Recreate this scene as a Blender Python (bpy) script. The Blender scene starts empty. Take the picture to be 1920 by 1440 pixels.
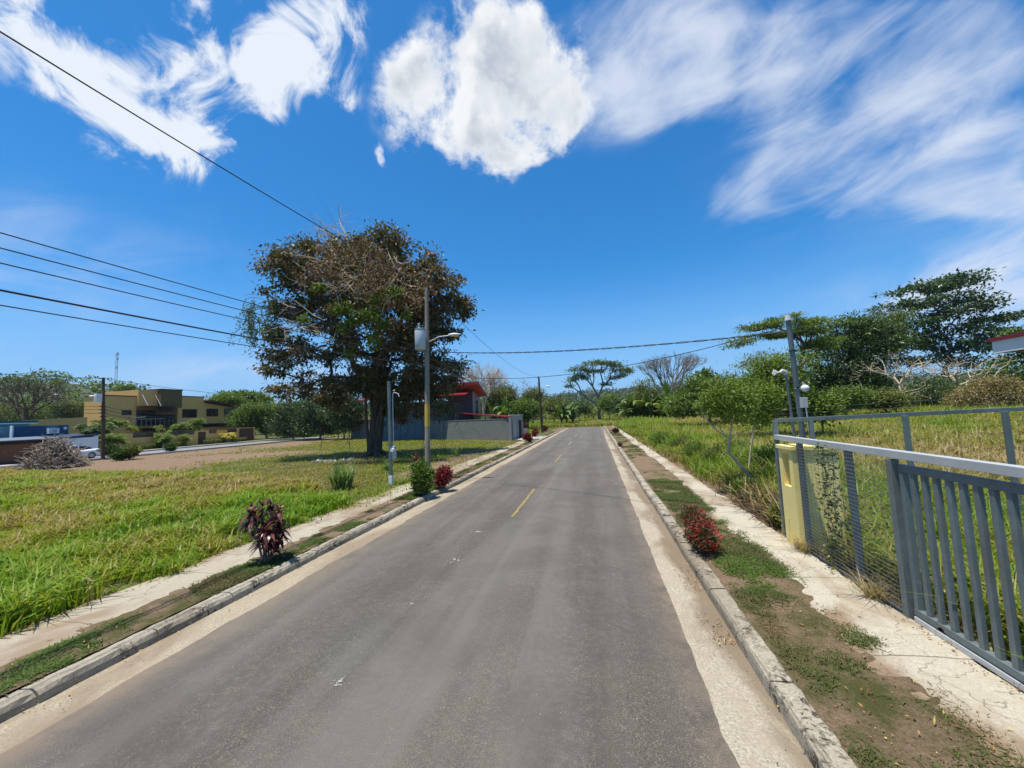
import bpy, math
import numpy as np
R = math.radians
SC = bpy.context.scene
COL = SC.collection
rng = np.random.default_rng(7)

# ------------------------------------------------------------------ camera
CAM_H, FPX = 2.6, 750.0
PITCH, YAW, ROLL = R(4.631), R(11.53), R(2.5)
_f = np.array([-math.sin(YAW) * math.cos(PITCH), math.cos(YAW) * math.cos(PITCH), math.sin(PITCH)])
_r = np.array([math.cos(YAW), math.sin(YAW), 0.0])
_u = np.cross(_r, _f)
_r, _u = _r * math.cos(ROLL) - _u * math.sin(ROLL), _r * math.sin(ROLL) + _u * math.cos(ROLL)
CP = np.array([0.0, 0.0, CAM_H])
from mathutils import Matrix
cd = bpy.data.cameras.new('camera'); cam = bpy.data.objects.new('camera', cd); COL.objects.link(cam)
cam.matrix_world = Matrix(((_r[0], _u[0], -_f[0], 0), (_r[1], _u[1], -_f[1], 0), (_r[2], _u[2], -_f[2], CAM_H), (0, 0, 0, 1)))
cd.sensor_width = 36.0; cd.lens = FPX / 1920 * 36; cd.clip_end = 8000; cd.clip_start = 0.05
SC.camera = cam

# ------------------------------------------------------------------ world, sun
SUN_EL = R(78.0)
sdir = np.array([-0.78, -0.62, 0]); sdir /= np.linalg.norm(sdir)
sdir = sdir * math.cos(SUN_EL) + np.array([0, 0, math.sin(SUN_EL)])       # towards the sun
w = bpy.data.worlds.new('World'); SC.world = w; w.use_nodes = True
wt = w.node_tree; wn = wt.nodes; wn.clear()
def wnode(t, **k):
    n = wn.new(t)
    for a, b in k.items(): setattr(n, a, b)
    return n
def wl(a, b): wt.links.new(a, b)
def wmath(op, a, b=None, c=None, clamp=False):
    n = wnode('ShaderNodeMath', operation=op); n.use_clamp = clamp
    for i, v in enumerate((a, b, c)):
        if v is None: continue
        if isinstance(v, (int, float)): n.inputs[i].default_value = v
        else: wl(v, n.inputs[i])
    return n.outputs[0]
def wdot(d, v):
    n = wnode('ShaderNodeVectorMath', operation='DOT_PRODUCT'); wl(d, n.inputs[0]); n.inputs[1].default_value = tuple(v)
    return n.outputs['Value']
sky = wnode('ShaderNodeTexSky', sky_type='NISHITA'); sky.sun_disc = False
sky.sun_elevation = SUN_EL; sky.sun_rotation = math.atan2(sdir[0], sdir[1])
sky.altitude = 50; sky.air_density = 1.0; sky.dust_density = 0.5; sky.ozone_density = 2.2
tc = wnode('ShaderNodeTexCoord'); DIR = tc.outputs['Generated']
sep = wnode('ShaderNodeSeparateXYZ'); wl(DIR, sep.inputs[0])
az = wmath('ARCTAN2', sep.outputs[0], sep.outputs[1]); el = wmath('ARCSINE', sep.outputs[2])
# cloud groups: centre azimuth, elevation, half length, half width, tilt (degrees), weight
CLOUDS = [
    ('c', -17.2, 41.6, 6.0, 4.2, -161, 1), ('c', -9.7, 38.8, 7.2, 4.4, 165, 1), ('c', -7.6, 46.3, 4.6, 3.6, 175, 1),
    ('c', -15.3, 36.0, 6.2, 4.2, -175, 1), ('c', -3.3, 38.3, 4.4, 3.2, 169, 1), ('c', -24.6, 41.0, 2.8, 2.4, 51, .8),
    ('l', -59.8, 32.0, 5.6, 3.2, -178, 1), ('l', -53.6, 31.0, 5.6, 3.3, 178, 1), ('l', -52.0, 36.6, 2.6, 1.7, 121, .8),
    ('l', -37.7, 45.2, 3.5, 2.0, -150, 1), ('l', -43.9, 40.3, 4.4, 2.3, -161, .95), ('l', -38.3, 43.0, 3.4, 2.1, -149, .95),
    ('l', -43.4, 35.8, 3.6, 1.9, 83, .75), ('l', -38.1, 39.0, 2.4, 1.7, -137, .75), ('l', -34.8, 41.1, 3.0, 1.7, 77, .5),
    ('l', -33.9, 37.4, 2.2, 1.4, 65, .45), ('l', -64.1, 35.7, 2.0, 0.9, -136, 1), ('l', -50.6, 42.2, 2.6, 1.0, -148, .8),
    ('l', -29.4, 33.7, 1.3, 0.8, 81, .5), ('l', -64.2, 31.7, 2.4, 1.8, -137, .8),
    ('r', 11.7, 42.6, 8.8, 4.9, 156, 1), ('r', 8.2, 38.1, 6.6, 3.2, -176, 0.9), ('r', 22.1, 37.7, 6.6, 2.4, 178, 1),
    ('r', 33.1, 35.1, 7.0, 2.9, 158, 1), ('r', 36.0, 31.1, 6.2, 2.7, 175, 0.7), ('r', 26.5, 27.2, 5.7, 4.2, -173, 1.25),
    ('r', 32.4, 29.2, 4.7, 3.0, -175, 1), ('r', 23.4, 23.2, 5.1, 2.8, 168, 0.7), ('r', 36.7, 21.0, 6.6, 2.9, 173, 1.25),
    ('r', 40.3, 22.1, 3.3, 2.2, 162, 0.7), ('r', 41.0, 16.8, 3.3, 1.3, 158, 1.3), ('r', 39.8, 10.6, 6.0, 3.2, -178, 1.3),
    ('r', 17.1, 10.3, 4.2, 1.3, -177, 0.6), ('l', 3.8, 28.3, 0.9, 0.6, 143, 0.5), ('r', 42.4, 27.0, 3.8, 1.8, 105, 0.5),
    ('r', 36.8, 9.9, 3.5, 1.5, 180, 0.6),
    ('h', 40.5, 10.8, 7.5, 3.6, -178, 1.0), ('h', 36.0, 24.5, 9.0, 4.5, 170, .45), ('h', -61.0, 14.9, 10.3, 4.3, -164, 0.35), ('h', -46.9, 6.5, 11.5, 2.5, -178, 0.4), ('h', -63.1, 19.9, 3.0, 1.7, -151, 0.3),
    ('h', -39.7, 6.6, 6.3, 2.0, -179, 0.3), ('r', 60, 40, 12, 5, 20, .8), ('l', -95, 35, 12, 6, 10, .9), ('l', 110, 30, 14, 6, 0, .9),
    ('c', 170, 35, 9, 5, 0, 1), ('r', -150, 40, 14, 6, 20, .8),
]
def cloud_mask(kind, lift=0.0):
    tot = None
    for k, a, e, la, lb, tilt, wgt in CLOUDS:
        if k != kind: continue
        a, e, tilt = R(a), R(e + lift), R(tilt)
        c = np.array([math.sin(a) * math.cos(e), math.cos(a) * math.cos(e), math.sin(e)])
        ea = np.array([c[1], -c[0], 0]); ea /= np.linalg.norm(ea); up = np.cross(ea, c)
        A = (ea * math.cos(tilt) + up * math.sin(tilt)) / math.tan(R(la)); B = (-ea * math.sin(tilt) + up * math.cos(tilt)) / math.tan(R(lb))
        x = wdot(DIR, A); y = wdot(DIR, B)
        r2 = wmath('MULTIPLY_ADD', x, x, wmath('MULTIPLY', y, y))
        # only the hemisphere of the cloud
        g = wmath('MULTIPLY', wmath('POWER', 2.718, wmath('MULTIPLY', r2, -0.75)), wgt)
        g = wmath('MULTIPLY', g, wmath('GREATER_THAN', wdot(DIR, c), 0.0))
        tot = g if tot is None else wmath('ADD', tot, g)
    return wmath('MINIMUM', tot, 1.15)
def wnoise(vec, scale, detail, rough, dist=0.0, dims='3D'):
    n = wnode('ShaderNodeTexNoise', noise_dimensions=dims); n.inputs['Scale'].default_value = scale
    n.inputs['Detail'].default_value = detail; n.inputs['Roughness'].default_value = rough; n.inputs['Distortion'].default_value = dist
    wl(vec, n.inputs['Vector']); return n.outputs['Fac']
def wrange(v, a, b, c=0.0, d=1.0, smooth=True):
    n = wnode('ShaderNodeMapRange'); n.interpolation_type = 'SMOOTHSTEP' if smooth else 'LINEAR'
    n.inputs[1].default_value = a; n.inputs[2].default_value = b; n.inputs[3].default_value = c; n.inputs[4].default_value = d
    wl(v, n.inputs[0]); return n.outputs[0]
def woff(vec, o):
    n = wnode('ShaderNodeVectorMath', operation='ADD'); wl(vec, n.inputs[0]); n.inputs[1].default_value = o; return n.outputs[0]
# cumulus
mc = cloud_mask('c'); nc = wnoise(woff(DIR, (3.1, .4, .2)), 6.0, 12, 0.63, 0.15); nc2 = wnoise(woff(DIR, (3.085, .39, .232)), 6.0, 6, 0.5, 0.1)
dc = wmath('ADD', mc, wmath('MULTIPLY_ADD', nc, 4.4, -2.25))
alpha_c = wmath('MULTIPLY', wrange(dc, 0.42, 1.2), wrange(mc, 0.1, 0.4))
# lit tops, grey bellies: less cloud towards the sun means brighter
body = wrange(dc, 0.75, 1.5)
lit = wrange(wmath('SUBTRACT', nc, nc2), -0.12, 0.10)
sh_c = wmath('SUBTRACT', 1.0, wmath('MULTIPLY', wmath('MULTIPLY', body, wmath('SUBTRACT', 1.15, lit)), 0.85))
# broken wispy cumulus on the left
ml = cloud_mask('l'); nl = wnoise(DIR, 9.0, 11, 0.62, 0.7)
dl = wmath('ADD', ml, wmath('MULTIPLY_ADD', nl, 5.6, -2.6))
alpha_l = wmath('MULTIPLY', wrange(dl, 0.50, 1.55), wrange(ml, 0.1, 0.45, 0.0, 0.93))
# cirrus: stretched along azimuth-elevation diagonals
ct, st = math.cos(R(11)), math.sin(R(11))
s1 = wmath('ADD', wmath('MULTIPLY', az, ct), wmath('MULTIPLY', el, st)); s2 = wmath('SUBTRACT', wmath('MULTIPLY', el, ct), wmath('MULTIPLY', az, st))
cmb = wnode('ShaderNodeCombineXYZ'); wl(wmath('MULTIPLY', s1, 2.2), cmb.inputs[0]); wl(wmath('MULTIPLY', s2, 5.6), cmb.inputs[1])
nr = wnoise(cmb.outputs[0], 2.2, 12, 0.60, 0.55); nr0 = wnoise(DIR, 3.0, 4, 0.5, 0.2)
mr = cloud_mask('r')
dr = wmath('ADD', wmath('MULTIPLY', mr, 0.95), wmath('ADD', wmath('MULTIPLY_ADD', nr, 1.9, -0.95), wmath('MULTIPLY_ADD', nr0, 3.2, -1.6)))
alpha_r = wmath('MULTIPLY', wrange(dr, 0.25, 1.55), wrange(mr, 0.08, 0.5, 0.0, 0.80))
mh = cloud_mask('h'); alpha_h = wmath('MULTIPLY', wmath('MULTIPLY', mh, wrange(nr, 0.3, 0.75)), 0.9)
def wmix(fac, a, b):
    n = wnode('ShaderNodeMix', data_type='RGBA'); wl(fac, n.inputs[0]) if not isinstance(fac, float) else setattr(n.inputs[0], 'default_value', fac)
    for s, v in ((n.inputs[6], a), (n.inputs[7], b)):
        if isinstance(v, tuple): s.default_value = v
        else: wl(v, s)
    return n.outputs[2]
hsv = wnode('ShaderNodeHueSaturation'); hsv.inputs['Saturation'].default_value = 1.08; hsv.inputs['Value'].default_value = 1.0
hsv.inputs['Hue'].default_value = 0.497
tint = wnode('ShaderNodeMix', data_type='RGBA', blend_type='MULTIPLY'); tint.inputs[0].default_value = 1.0; tint.inputs[7].default_value = (0.53, 1.03, 1.44, 1)
wl(sky.outputs[0], tint.inputs[6]); wl(tint.outputs[2], hsv.inputs['Color'])
K = 8.5     # brightness of cloud relative to the sky texture
skyc = wmix(wrange(el, R(21), R(-1), 0.0, 0.85), hsv.outputs[0], (K * .30, K * .53, K * .90, 1))
c1 = wmix(alpha_h, skyc, (K * .75, K * .80, K * .95, 1))
c2 = wmix(alpha_r, c1, (K * .78, K * .84, K * .95, 1))
c3 = wmix(alpha_l, c2, (K * .88, K * .93, K, 1))
cc = wmix(sh_c, (K * .48, K * .54, K * .64, 1), (K * .96, K * .98, K * 1.0, 1))
c4 = wmix(alpha_c, c3, cc)
bg = wnode('ShaderNodeBackground'); wl(c4, bg.inputs[0]); bg.inputs[1].default_value = 0.085
wo = wnode('ShaderNodeOutputWorld'); wl(bg.outputs[0], wo.inputs[0])
w.cycles.sampling_method = 'MANUAL'; w.cycles.sample_map_resolution = 512

sl = bpy.data.lights.new('sun', 'SUN'); sl.energy = 5.0; sl.angle = R(0.53); sl.color = (1.0, 0.93, 0.81)
so = bpy.data.objects.new('sun', sl); COL.objects.link(so)
from mathutils import Vector
so.rotation_euler = Vector(sdir).to_track_quat('Z', 'Y').to_euler(); so.location = (0, 0, 60)
SC.view_settings.view_transform = 'Standard'; SC.view_settings.look = 'None'
SC.view_settings.exposure = 0.47; SC.view_settings.gamma = 1.0
SC.cycles.max_bounces = 6; SC.cycles.diffuse_bounces = 3; SC.cycles.transmission_bounces = 4; SC.cycles.transparent_max_bounces = 4
SC.cycles.use_denoising = True

# ------------------------------------------------------------------ points
def ray(u, v): return _f + _r * ((u - 960) / FPX) - _u * ((v - 720) / FPX)
def G(u, v, z=0.0):
    d = ray(u, v); return CP + d * ((z - CAM_H) / d[2])
def D(u, v, dep): return CP + ray(u, v) * dep
def PX(u, v, x):
    d = ray(u, v); return CP + d * (x / d[0])
def PY(u, v, y):
    d = ray(u, v); return CP + d * (y / d[1])

# ------------------------------------------------------------------ numeric noise
_lat = np.random.default_rng(3).random((256, 256))
def vnoise(x, y, s=1.0, oct=3, seed=0):
    x = np.asarray(x, float) / s + seed * 17.3; y = np.asarray(y, float) / s + seed * 9.7
    t = 0; a = 1; n = 0
    for _ in range(oct):
        xi = np.floor(x).astype(int); yi = np.floor(y).astype(int); fx = x - xi; fy = y - yi
        fx = fx * fx * (3 - 2 * fx); fy = fy * fy * (3 - 2 * fy)
        g = lambda i, j: _lat[(xi + i) % 256, (yi + j) % 256]
        t = t + a * ((g(0, 0) * (1 - fx) + g(1, 0) * fx) * (1 - fy) + (g(0, 1) * (1 - fx) + g(1, 1) * fx) * fy)
        n += a; a *= .5; x = x * 2.03 + 5; y = y * 2.03 + 3
    return t / n
def sstep(x, a, b):
    t = np.clip((np.asarray(x, float) - a) / (b - a), 0, 1); return t * t * (3 - 2 * t)

# ------------------------------------------------------------------ object helpers
def tag(o, label=None, cat=None, group=None, kind=None):
    if label: o['label'] = label
    if cat: o['category'] = cat
    if group: o['group'] = group
    if kind: o['kind'] = kind
    return o
def thing(name, label, cat, loc=(0, 0, 0), group=None):
    o = bpy.data.objects.new(name, None); COL.objects.link(o); o.location = tuple(float(c) for c in loc); o.empty_display_size = .3
    return tag(o, label, cat, group)
class MB:
    """collects shapes; build() links them as ONE mesh object"""
    def __init__(s): s.V = []; s.F = []; s.A = []; s.n = 0; s.q = []; s.smooth = []
    def add(s, V, F, att=0.5, smooth=False):
        """F: (m,3) or (m,4) int array; att scalar or (m,)"""
        V = np.asarray(V, float).reshape(-1, 3); F = np.asarray(F, int)
        s.V.append(V); s.F.append(F + s.n); s.n += len(V)
        s.A.append(np.broadcast_to(np.asarray(att, float), (len(F),)).copy()); s.smooth.append(np.full(len(F), smooth)); return s
    def ngon(s, V, att=0.5):
        V = np.asarray(V, float); n = len(V); c = V.mean(0); V2 = np.vstack([V, c])
        return s.add(V2, [[i, (i + 1) % n, n] for i in range(n)], att)
    def build(s, name, mat, parent=None, label=None, bevel=0):
        if not s.V: s.add([[0, 0, -5], [0.01, 0, -5], [0, 0.01, -5]], [[0, 1, 2]])
        V = np.vstack(s.V)
        if parent is not None:
            p = parent; off = np.zeros(3)
            while p is not None: off = off + np.array(p.location); p = p.parent
            V = V - off
        me = bpy.data.meshes.new(name)
        me.vertices.add(len(V)); me.vertices.foreach_set('co', V.astype(np.float32).ravel())
        lens = np.concatenate([np.full(len(f), f.shape[1]) for f in s.F]); idx = np.concatenate([f.ravel() for f in s.F])
        me.loops.add(len(idx)); me.loops.foreach_set('vertex_index', idx.astype(np.int32))
        me.polygons.add(len(lens)); me.polygons.foreach_set('loop_start', np.concatenate([[0], np.cumsum(lens)[:-1]]).astype(np.int32))
        me.polygons.foreach_set('loop_total', lens.astype(np.int32)); me.polygons.foreach_set('use_smooth', np.concatenate(s.smooth))
        a = me.attributes.new('rnd', 'FLOAT', 'FACE'); a.data.foreach_set('value', np.concatenate(s.A).astype(np.float32))
        me.update(calc_edges=True); me.validate()
        me.materials.append(mat)
        o = bpy.data.objects.new(name, me); COL.objects.link(o)
        if parent is not None: o.parent = parent
        if label: o['label'] = label
        if bevel:
            m = o.modifiers.new('bevel', 'BEVEL'); m.width = bevel; m.segments = 2; m.limit_method = 'ANGLE'
        return o
    # ---- shapes
    def hexa(s, P, att=.5):
        """8 points: bottom ring 0-3, top ring 4-7"""
        return s.add(P, [[0, 3, 2, 1], [4, 5, 6, 7], [0, 1, 5, 4], [1, 2, 6, 5], [2, 3, 7, 6], [3, 0, 4, 7]], att)
    def box(s, x0, x1, y0, y1, z0, z1, att=.5):
        return s.hexa([[x0, y0, z0], [x1, y0, z0], [x1, y1, z0], [x0, y1, z0], [x0, y0, z1], [x1, y0, z1], [x1, y1, z1], [x0, y1, z1]], att)
    def beam(s, p0, p1, a, b, up=(0, 0, 1), att=.5):
        """rectangular bar from p0 to p1, width a, height b"""
        p0, p1, up = np.array(p0, float), np.array(p1, float), np.array(up, float)
        d = p1 - p0; d /= np.linalg.norm(d); w_ = np.cross(d, up); w_ /= np.linalg.norm(w_); h = np.cross(w_, d)
        ring = lambda p: [p - w_ * a / 2 - h * b / 2, p + w_ * a / 2 - h * b / 2, p + w_ * a / 2 + h * b / 2, p - w_ * a / 2 + h * b / 2]
        return s.hexa(ring(p0) + ring(p1), att)
    def path(s, P, rad, n=6, att=.5, cap=True, smooth=True):
        P = np.asarray(P, float); m = len(P); rad = np.broadcast_to(np.asarray(rad, float), (m,))
        T = np.gradient(P, axis=0); T /= np.linalg.norm(T, axis=1)[:, None] + 1e-9
        ref = np.array([0, 0, 1.0]) if abs(T[:, 2]).mean() < .8 else np.array([1.0, 0, 0])
        S = np.cross(T, ref); S /= np.linalg.norm(S, axis=1)[:, None] + 1e-9; U = np.cross(S, T)
        th = np.linspace(0, 2 * np.pi, n, endpoint=False)
        V = P[:, None, :] + rad[:, None, None] * (np.cos(th)[None, :, None] * S[:, None, :] + np.sin(th)[None, :, None] * U[:, None, :])
        i = np.arange(m - 1)[:, None] * n; j = np.arange(n)[None, :]; k = (j + 1) % n
        F = np.stack([i + j, i + k, i + n + k, i + n + j], -1).reshape(-1, 4)
        s.add(V.reshape(-1, 3), F, att, smooth)
        if cap:
            s.ngon(V[0][::-1], att); s.ngon(V[-1], att)
        return s
    def cyl(s, p0, p1, r0, r1=None, n=12, att=.5):
        return s.path([p0, p1], [r0, r0 if r1 is None else r1], n, att)
    def segs(s, P0, P1, R0, R1, n=5, att=.5):
        """many tapered tubes at once"""
        P0, P1 = np.asarray(P0, float), np.asarray(P1, float)
        T = P1 - P0; T /= np.linalg.norm(T, axis=1)[:, None] + 1e-9
        ref = np.where((abs(T[:, 2]) < .9)[:, None], np.array([0, 0, 1.0]), np.array([1.0, 0, 0]))
        S = np.cross(T, ref); S /= np.linalg.norm(S, axis=1)[:, None] + 1e-9; U = np.cross(S, T)
        th = np.linspace(0, 2 * np.pi, n, endpoint=False)
        circ = np.cos(th)[None, :, None] * S[:, None] + np.sin(th)[None, :, None] * U[:, None]
        V = np.concatenate([P0[:, None] + circ * np.asarray(R0)[:, None, None], P1[:, None] + circ * np.asarray(R1)[:, None, None]], 1)
        m = len(P0); i = np.arange(m)[:, None] * 2 * n; j = np.arange(n)[None]; k = (j + 1) % n
        F = np.stack([i + j, i + k, i + n + k, i + n + j], -1).reshape(-1, 4)
        return s.add(V.reshape(-1, 3), F, att, True)
    def blob(s, c, r, nu=12, nv=8, jit=0.0, att=.5):
        c = np.array(c, float); r = np.broadcast_to(np.asarray(r, float), (3,))
        th = np.linspace(0, 2 * np.pi, nu, endpoint=False); ph = np.linspace(-np.pi / 2 + .15, np.pi / 2 - .15, nv)
        D_ = np.stack([np.cos(ph)[:, None] * np.cos(th), np.cos(ph)[:, None] * np.sin(th), np.sin(ph)[:, None] + 0 * th], -1)
        V = c + D_ * r * (1 + jit * (rng.random(D_.shape[:2])[..., None] - .5))
        i = np.arange(nv - 1)[:, None] * nu; j = np.arange(nu)[None]; k = (j + 1) % nu
        s.add(V.reshape(-1, 3), np.stack([i + j, i + k, i + nu + k, i + nu + j], -1).reshape(-1, 4), att, True)
        s.ngon(V[0][::-1], att); s.ngon(V[-1], att); return s
    def leaves(s, P, L, W, att=.5, up=0.5, axis=None, spread=1.0, droop=0.0, fold=0.25):
        """kite-shaped folded leaves at the points P"""
        P = np.asarray(P, float); m = len(P)
        a = rng.normal(size=(m, 3)) * spread
        if axis is not None: a = a + np.asarray(axis, float)
        a[:, 2] -= droop; a /= np.linalg.norm(a, axis=1)[:, None] + 1e-9
        nrm = rng.normal(size=(m, 3)); nrm[:, 2] = abs(nrm[:, 2]) + up * 2
        sd = np.cross(a, nrm); sd /= np.linalg.norm(sd, axis=1)[:, None] + 1e-9; nn = np.cross(sd, a)
        L = np.broadcast_to(np.asarray(L, float), (m,))[:, None] * (0.7 + .6 * rng.random((m, 1))); W = np.broadcast_to(np.asarray(W, float), (m,))[:, None] * (0.8 + .4 * rng.random((m, 1)))
        V = np.stack([P, P + a * L * .45 + sd * W / 2 + nn * W * fold, P + a * L, P + a * L * .45 - sd * W / 2 + nn * W * fold], 1)
        i = np.arange(m)[:, None] * 4
        F = np.concatenate([i + [[0, 1, 2]], i + [[0, 2, 3]]]); att = np.broadcast_to(np.asarray(att, float), (m,))
        return s.add(V.reshape(-1, 3), F, np.concatenate([att, att]))
    def blades(s, P, H, W, lean, bend, az_, att):
        """grass blades: (m,3) roots"""
        m = len(P); d = np.stack([np.cos(az_), np.sin(az_), 0 * az_], 1); sd = np.stack([-np.sin(az_), np.cos(az_), 0 * az_], 1)
        z = np.array([0, 0, 1.0]); H = H[:, None]; W = W[:, None]; ln = lean[:, None]; bd = bend[:, None]
        M = P + z * H * .55 + d * H * ln * .5; T = P + z * H * (1 - .35 * bd) + d * H * (ln + bd * .7)
        V = np.stack([P - sd * W * .35, P + sd * W * .35, M + sd * W * .5, M - sd * W * .5, T], 1)
        i = np.arange(m)[:, None] * 5
        s.add(V.reshape(-1, 3), i + [[0, 1, 2, 3]], att); s.F.append(i + (s.n - m * 5) + [[3, 2, 4]]); s.A.append(np.broadcast_to(att, (m,)).copy()); s.smooth.append(np.zeros(m, bool))
        return s

# ------------------------------------------------------------------ materials
def newmat(name):
    m = bpy.data.materials.new(name); m.use_nodes = True; nt = m.node_tree; nt.nodes.clear()
    out = nt.nodes.new('ShaderNodeOutputMaterial'); return m, nt, out
def N_(nt, t, **k):
    n = nt.nodes.new(t)
    for a, b in k.items():
        if a in n.bl_rna.properties and not a.startswith('i_'): setattr(n, a, b)
        else: n.inputs[a[2:] if a.startswith('i_') else a].default_value = b
    return n
def ramp(nt, fac, stops):
    n = nt.nodes.new('ShaderNodeValToRGB'); e = n.color_ramp.elements
    while len(e) < len(stops): e.new(.5)
    for x, (p, c) in zip(e, stops): x.position = p; x.color = (*c, 1) if len(c) == 3 else c
    nt.links.new(fac, n.inputs[0]); return n.outputs[0]
def noise(nt, vec, scale, detail=4, rough=.55, dist=0.0):
    n = nt.nodes.new('ShaderNodeTexNoise'); n.inputs['Scale'].default_value = scale; n.inputs['Detail'].default_value = detail
    n.inputs['Roughness'].default_value = rough; n.inputs['Distortion'].default_value = dist
    if vec is not None: nt.links.new(vec, n.inputs['Vector'])
    return n.outputs['Fac']
def mixc(nt, f, a, b, mode='MIX'):
    n = nt.nodes.new('ShaderNodeMix'); n.data_type = 'RGBA'; n.blend_type = mode
    for s_, v in ((n.inputs[0], f), (n.inputs[6], a), (n.inputs[7], b)):
        if isinstance(v, (int, float)): s_.default_value = v
        elif isinstance(v, tuple): s_.default_value = (*v, 1) if len(v) == 3 else v
        else: nt.links.new(v, s_)
    return n.outputs[2]
def mrange(nt, v, a, b, c=0.0, d=1.0):
    n = nt.nodes.new('ShaderNodeMapRange'); n.inputs[1].default_value = a; n.inputs[2].default_value = b
    n.inputs[3].default_value = c; n.inputs[4].default_value = d; nt.links.new(v, n.inputs[0]); return n.outputs[0]
def mth(nt, op, a, b=None):
    n = nt.nodes.new('ShaderNodeMath'); n.operation = op
    for i, v in enumerate((a, b)):
        if v is None: continue
        if isinstance(v, (int, float)): n.inputs[i].default_value = v
        else: nt.links.new(v, n.inputs[i])
    return n.outputs[0]
def geo(nt): return nt.nodes.new('ShaderNodeNewGeometry').outputs['Position']
def scalevec(nt, vec, s):
    n = nt.nodes.new('ShaderNodeMapping'); n.inputs['Scale'].default_value = s; nt.links.new(vec, n.inputs[0]); return n.outputs[0]
def bump(nt, h, strength, dist):
    n = nt.nodes.new('ShaderNodeBump'); n.inputs['Strength'].default_value = strength; n.inputs['Distance'].default_value = dist
    nt.links.new(h, n.inputs['Height']); return n.outputs[0]
def finish(nt, out, col, rough=.8, metal=0.0, spec=.4, nrm=None):
    p = nt.nodes.new('ShaderNodeBsdfPrincipled')
    for key, v in (('Base Color', col), ('Roughness', rough), ('Metallic', metal), ('Specular IOR Level', spec)):
        if isinstance(v, (int, float)): p.inputs[key].default_value = v
        elif isinstance(v, tuple): p.inputs[key].default_value = (*v, 1)
        else: nt.links.new(v, p.inputs[key])
    if nrm is not None: nt.links.new(nrm, p.inputs['Normal'])
    nt.links.new(p.outputs[0], out.inputs[0]); return p
def simple(name, col, rough=.7, metal=0.0, var=.12, scale=6.0, bmp=0.0, spec=.4, dirt=None):
    """a painted / plain surface with uneven tone"""
    m, nt, out = newmat(name); g = geo(nt)
    n1 = noise(nt, g, scale, 6, .6); n2 = noise(nt, g, scale * .17, 3, .6)
    c = mixc(nt, n1, tuple(x * (1 - var) for x in col), tuple(min(1, x * (1 + var)) for x in col))
    c = mixc(nt, mrange(nt, n2, .35, .7, 0, .5), c, tuple(x * (1 - var * 1.6) for x in col))
    if dirt: c = mixc(nt, mrange(nt, noise(nt, scalevec(nt, g, (1, 1, .25)), 3.0, 7, .7), .5, .72, 0, .7), c, dirt)
    nr = bump(nt, noise(nt, g, scale * 9, 3), .4, bmp) if bmp else None
    finish(nt, out, c, rough, metal, spec, nr); return m
def leafmat(name, stops, rough=.5, trans=.25, spec=.35, tcol=1.5):
    m, nt, out = newmat(name)
    a = nt.nodes.new('ShaderNodeAttribute'); a.attribute_name = 'rnd'
    c = ramp(nt, a.outputs['Fac'], stops)
    p = nt.nodes.new('ShaderNodeBsdfPrincipled'); nt.links.new(c, p.inputs['Base Color']); p.inputs['Roughness'].default_value = rough
    p.inputs['Specular IOR Level'].default_value = spec
    t = nt.nodes.new('ShaderNodeBsdfTranslucent'); tc_ = mixc(nt, 1.0, c, (tcol, tcol * 1.05, tcol * .5), 'MULTIPLY'); nt.links.new(tc_, t.inputs[0])
    mx = nt.nodes.new('ShaderNodeMixShader'); mx.inputs[0].default_value = trans
    nt.links.new(p.outputs[0], mx.inputs[1]); nt.links.new(t.outputs[0], mx.inputs[2]); nt.links.new(mx.outputs[0], out.inputs[0]); return m
def barkmat(name, dark, light, scale=5.0):
    m, nt, out = newmat(name); g = geo(nt)
    n1 = noise(nt, scalevec(nt, g, (1, 1, .22)), scale, 8, .7, .6)
    c = ramp(nt, n1, [(.3, dark), (.62, light)]); finish(nt, out, c, .9, 0, .2, bump(nt, n1, .9, .06)); return m

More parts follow.
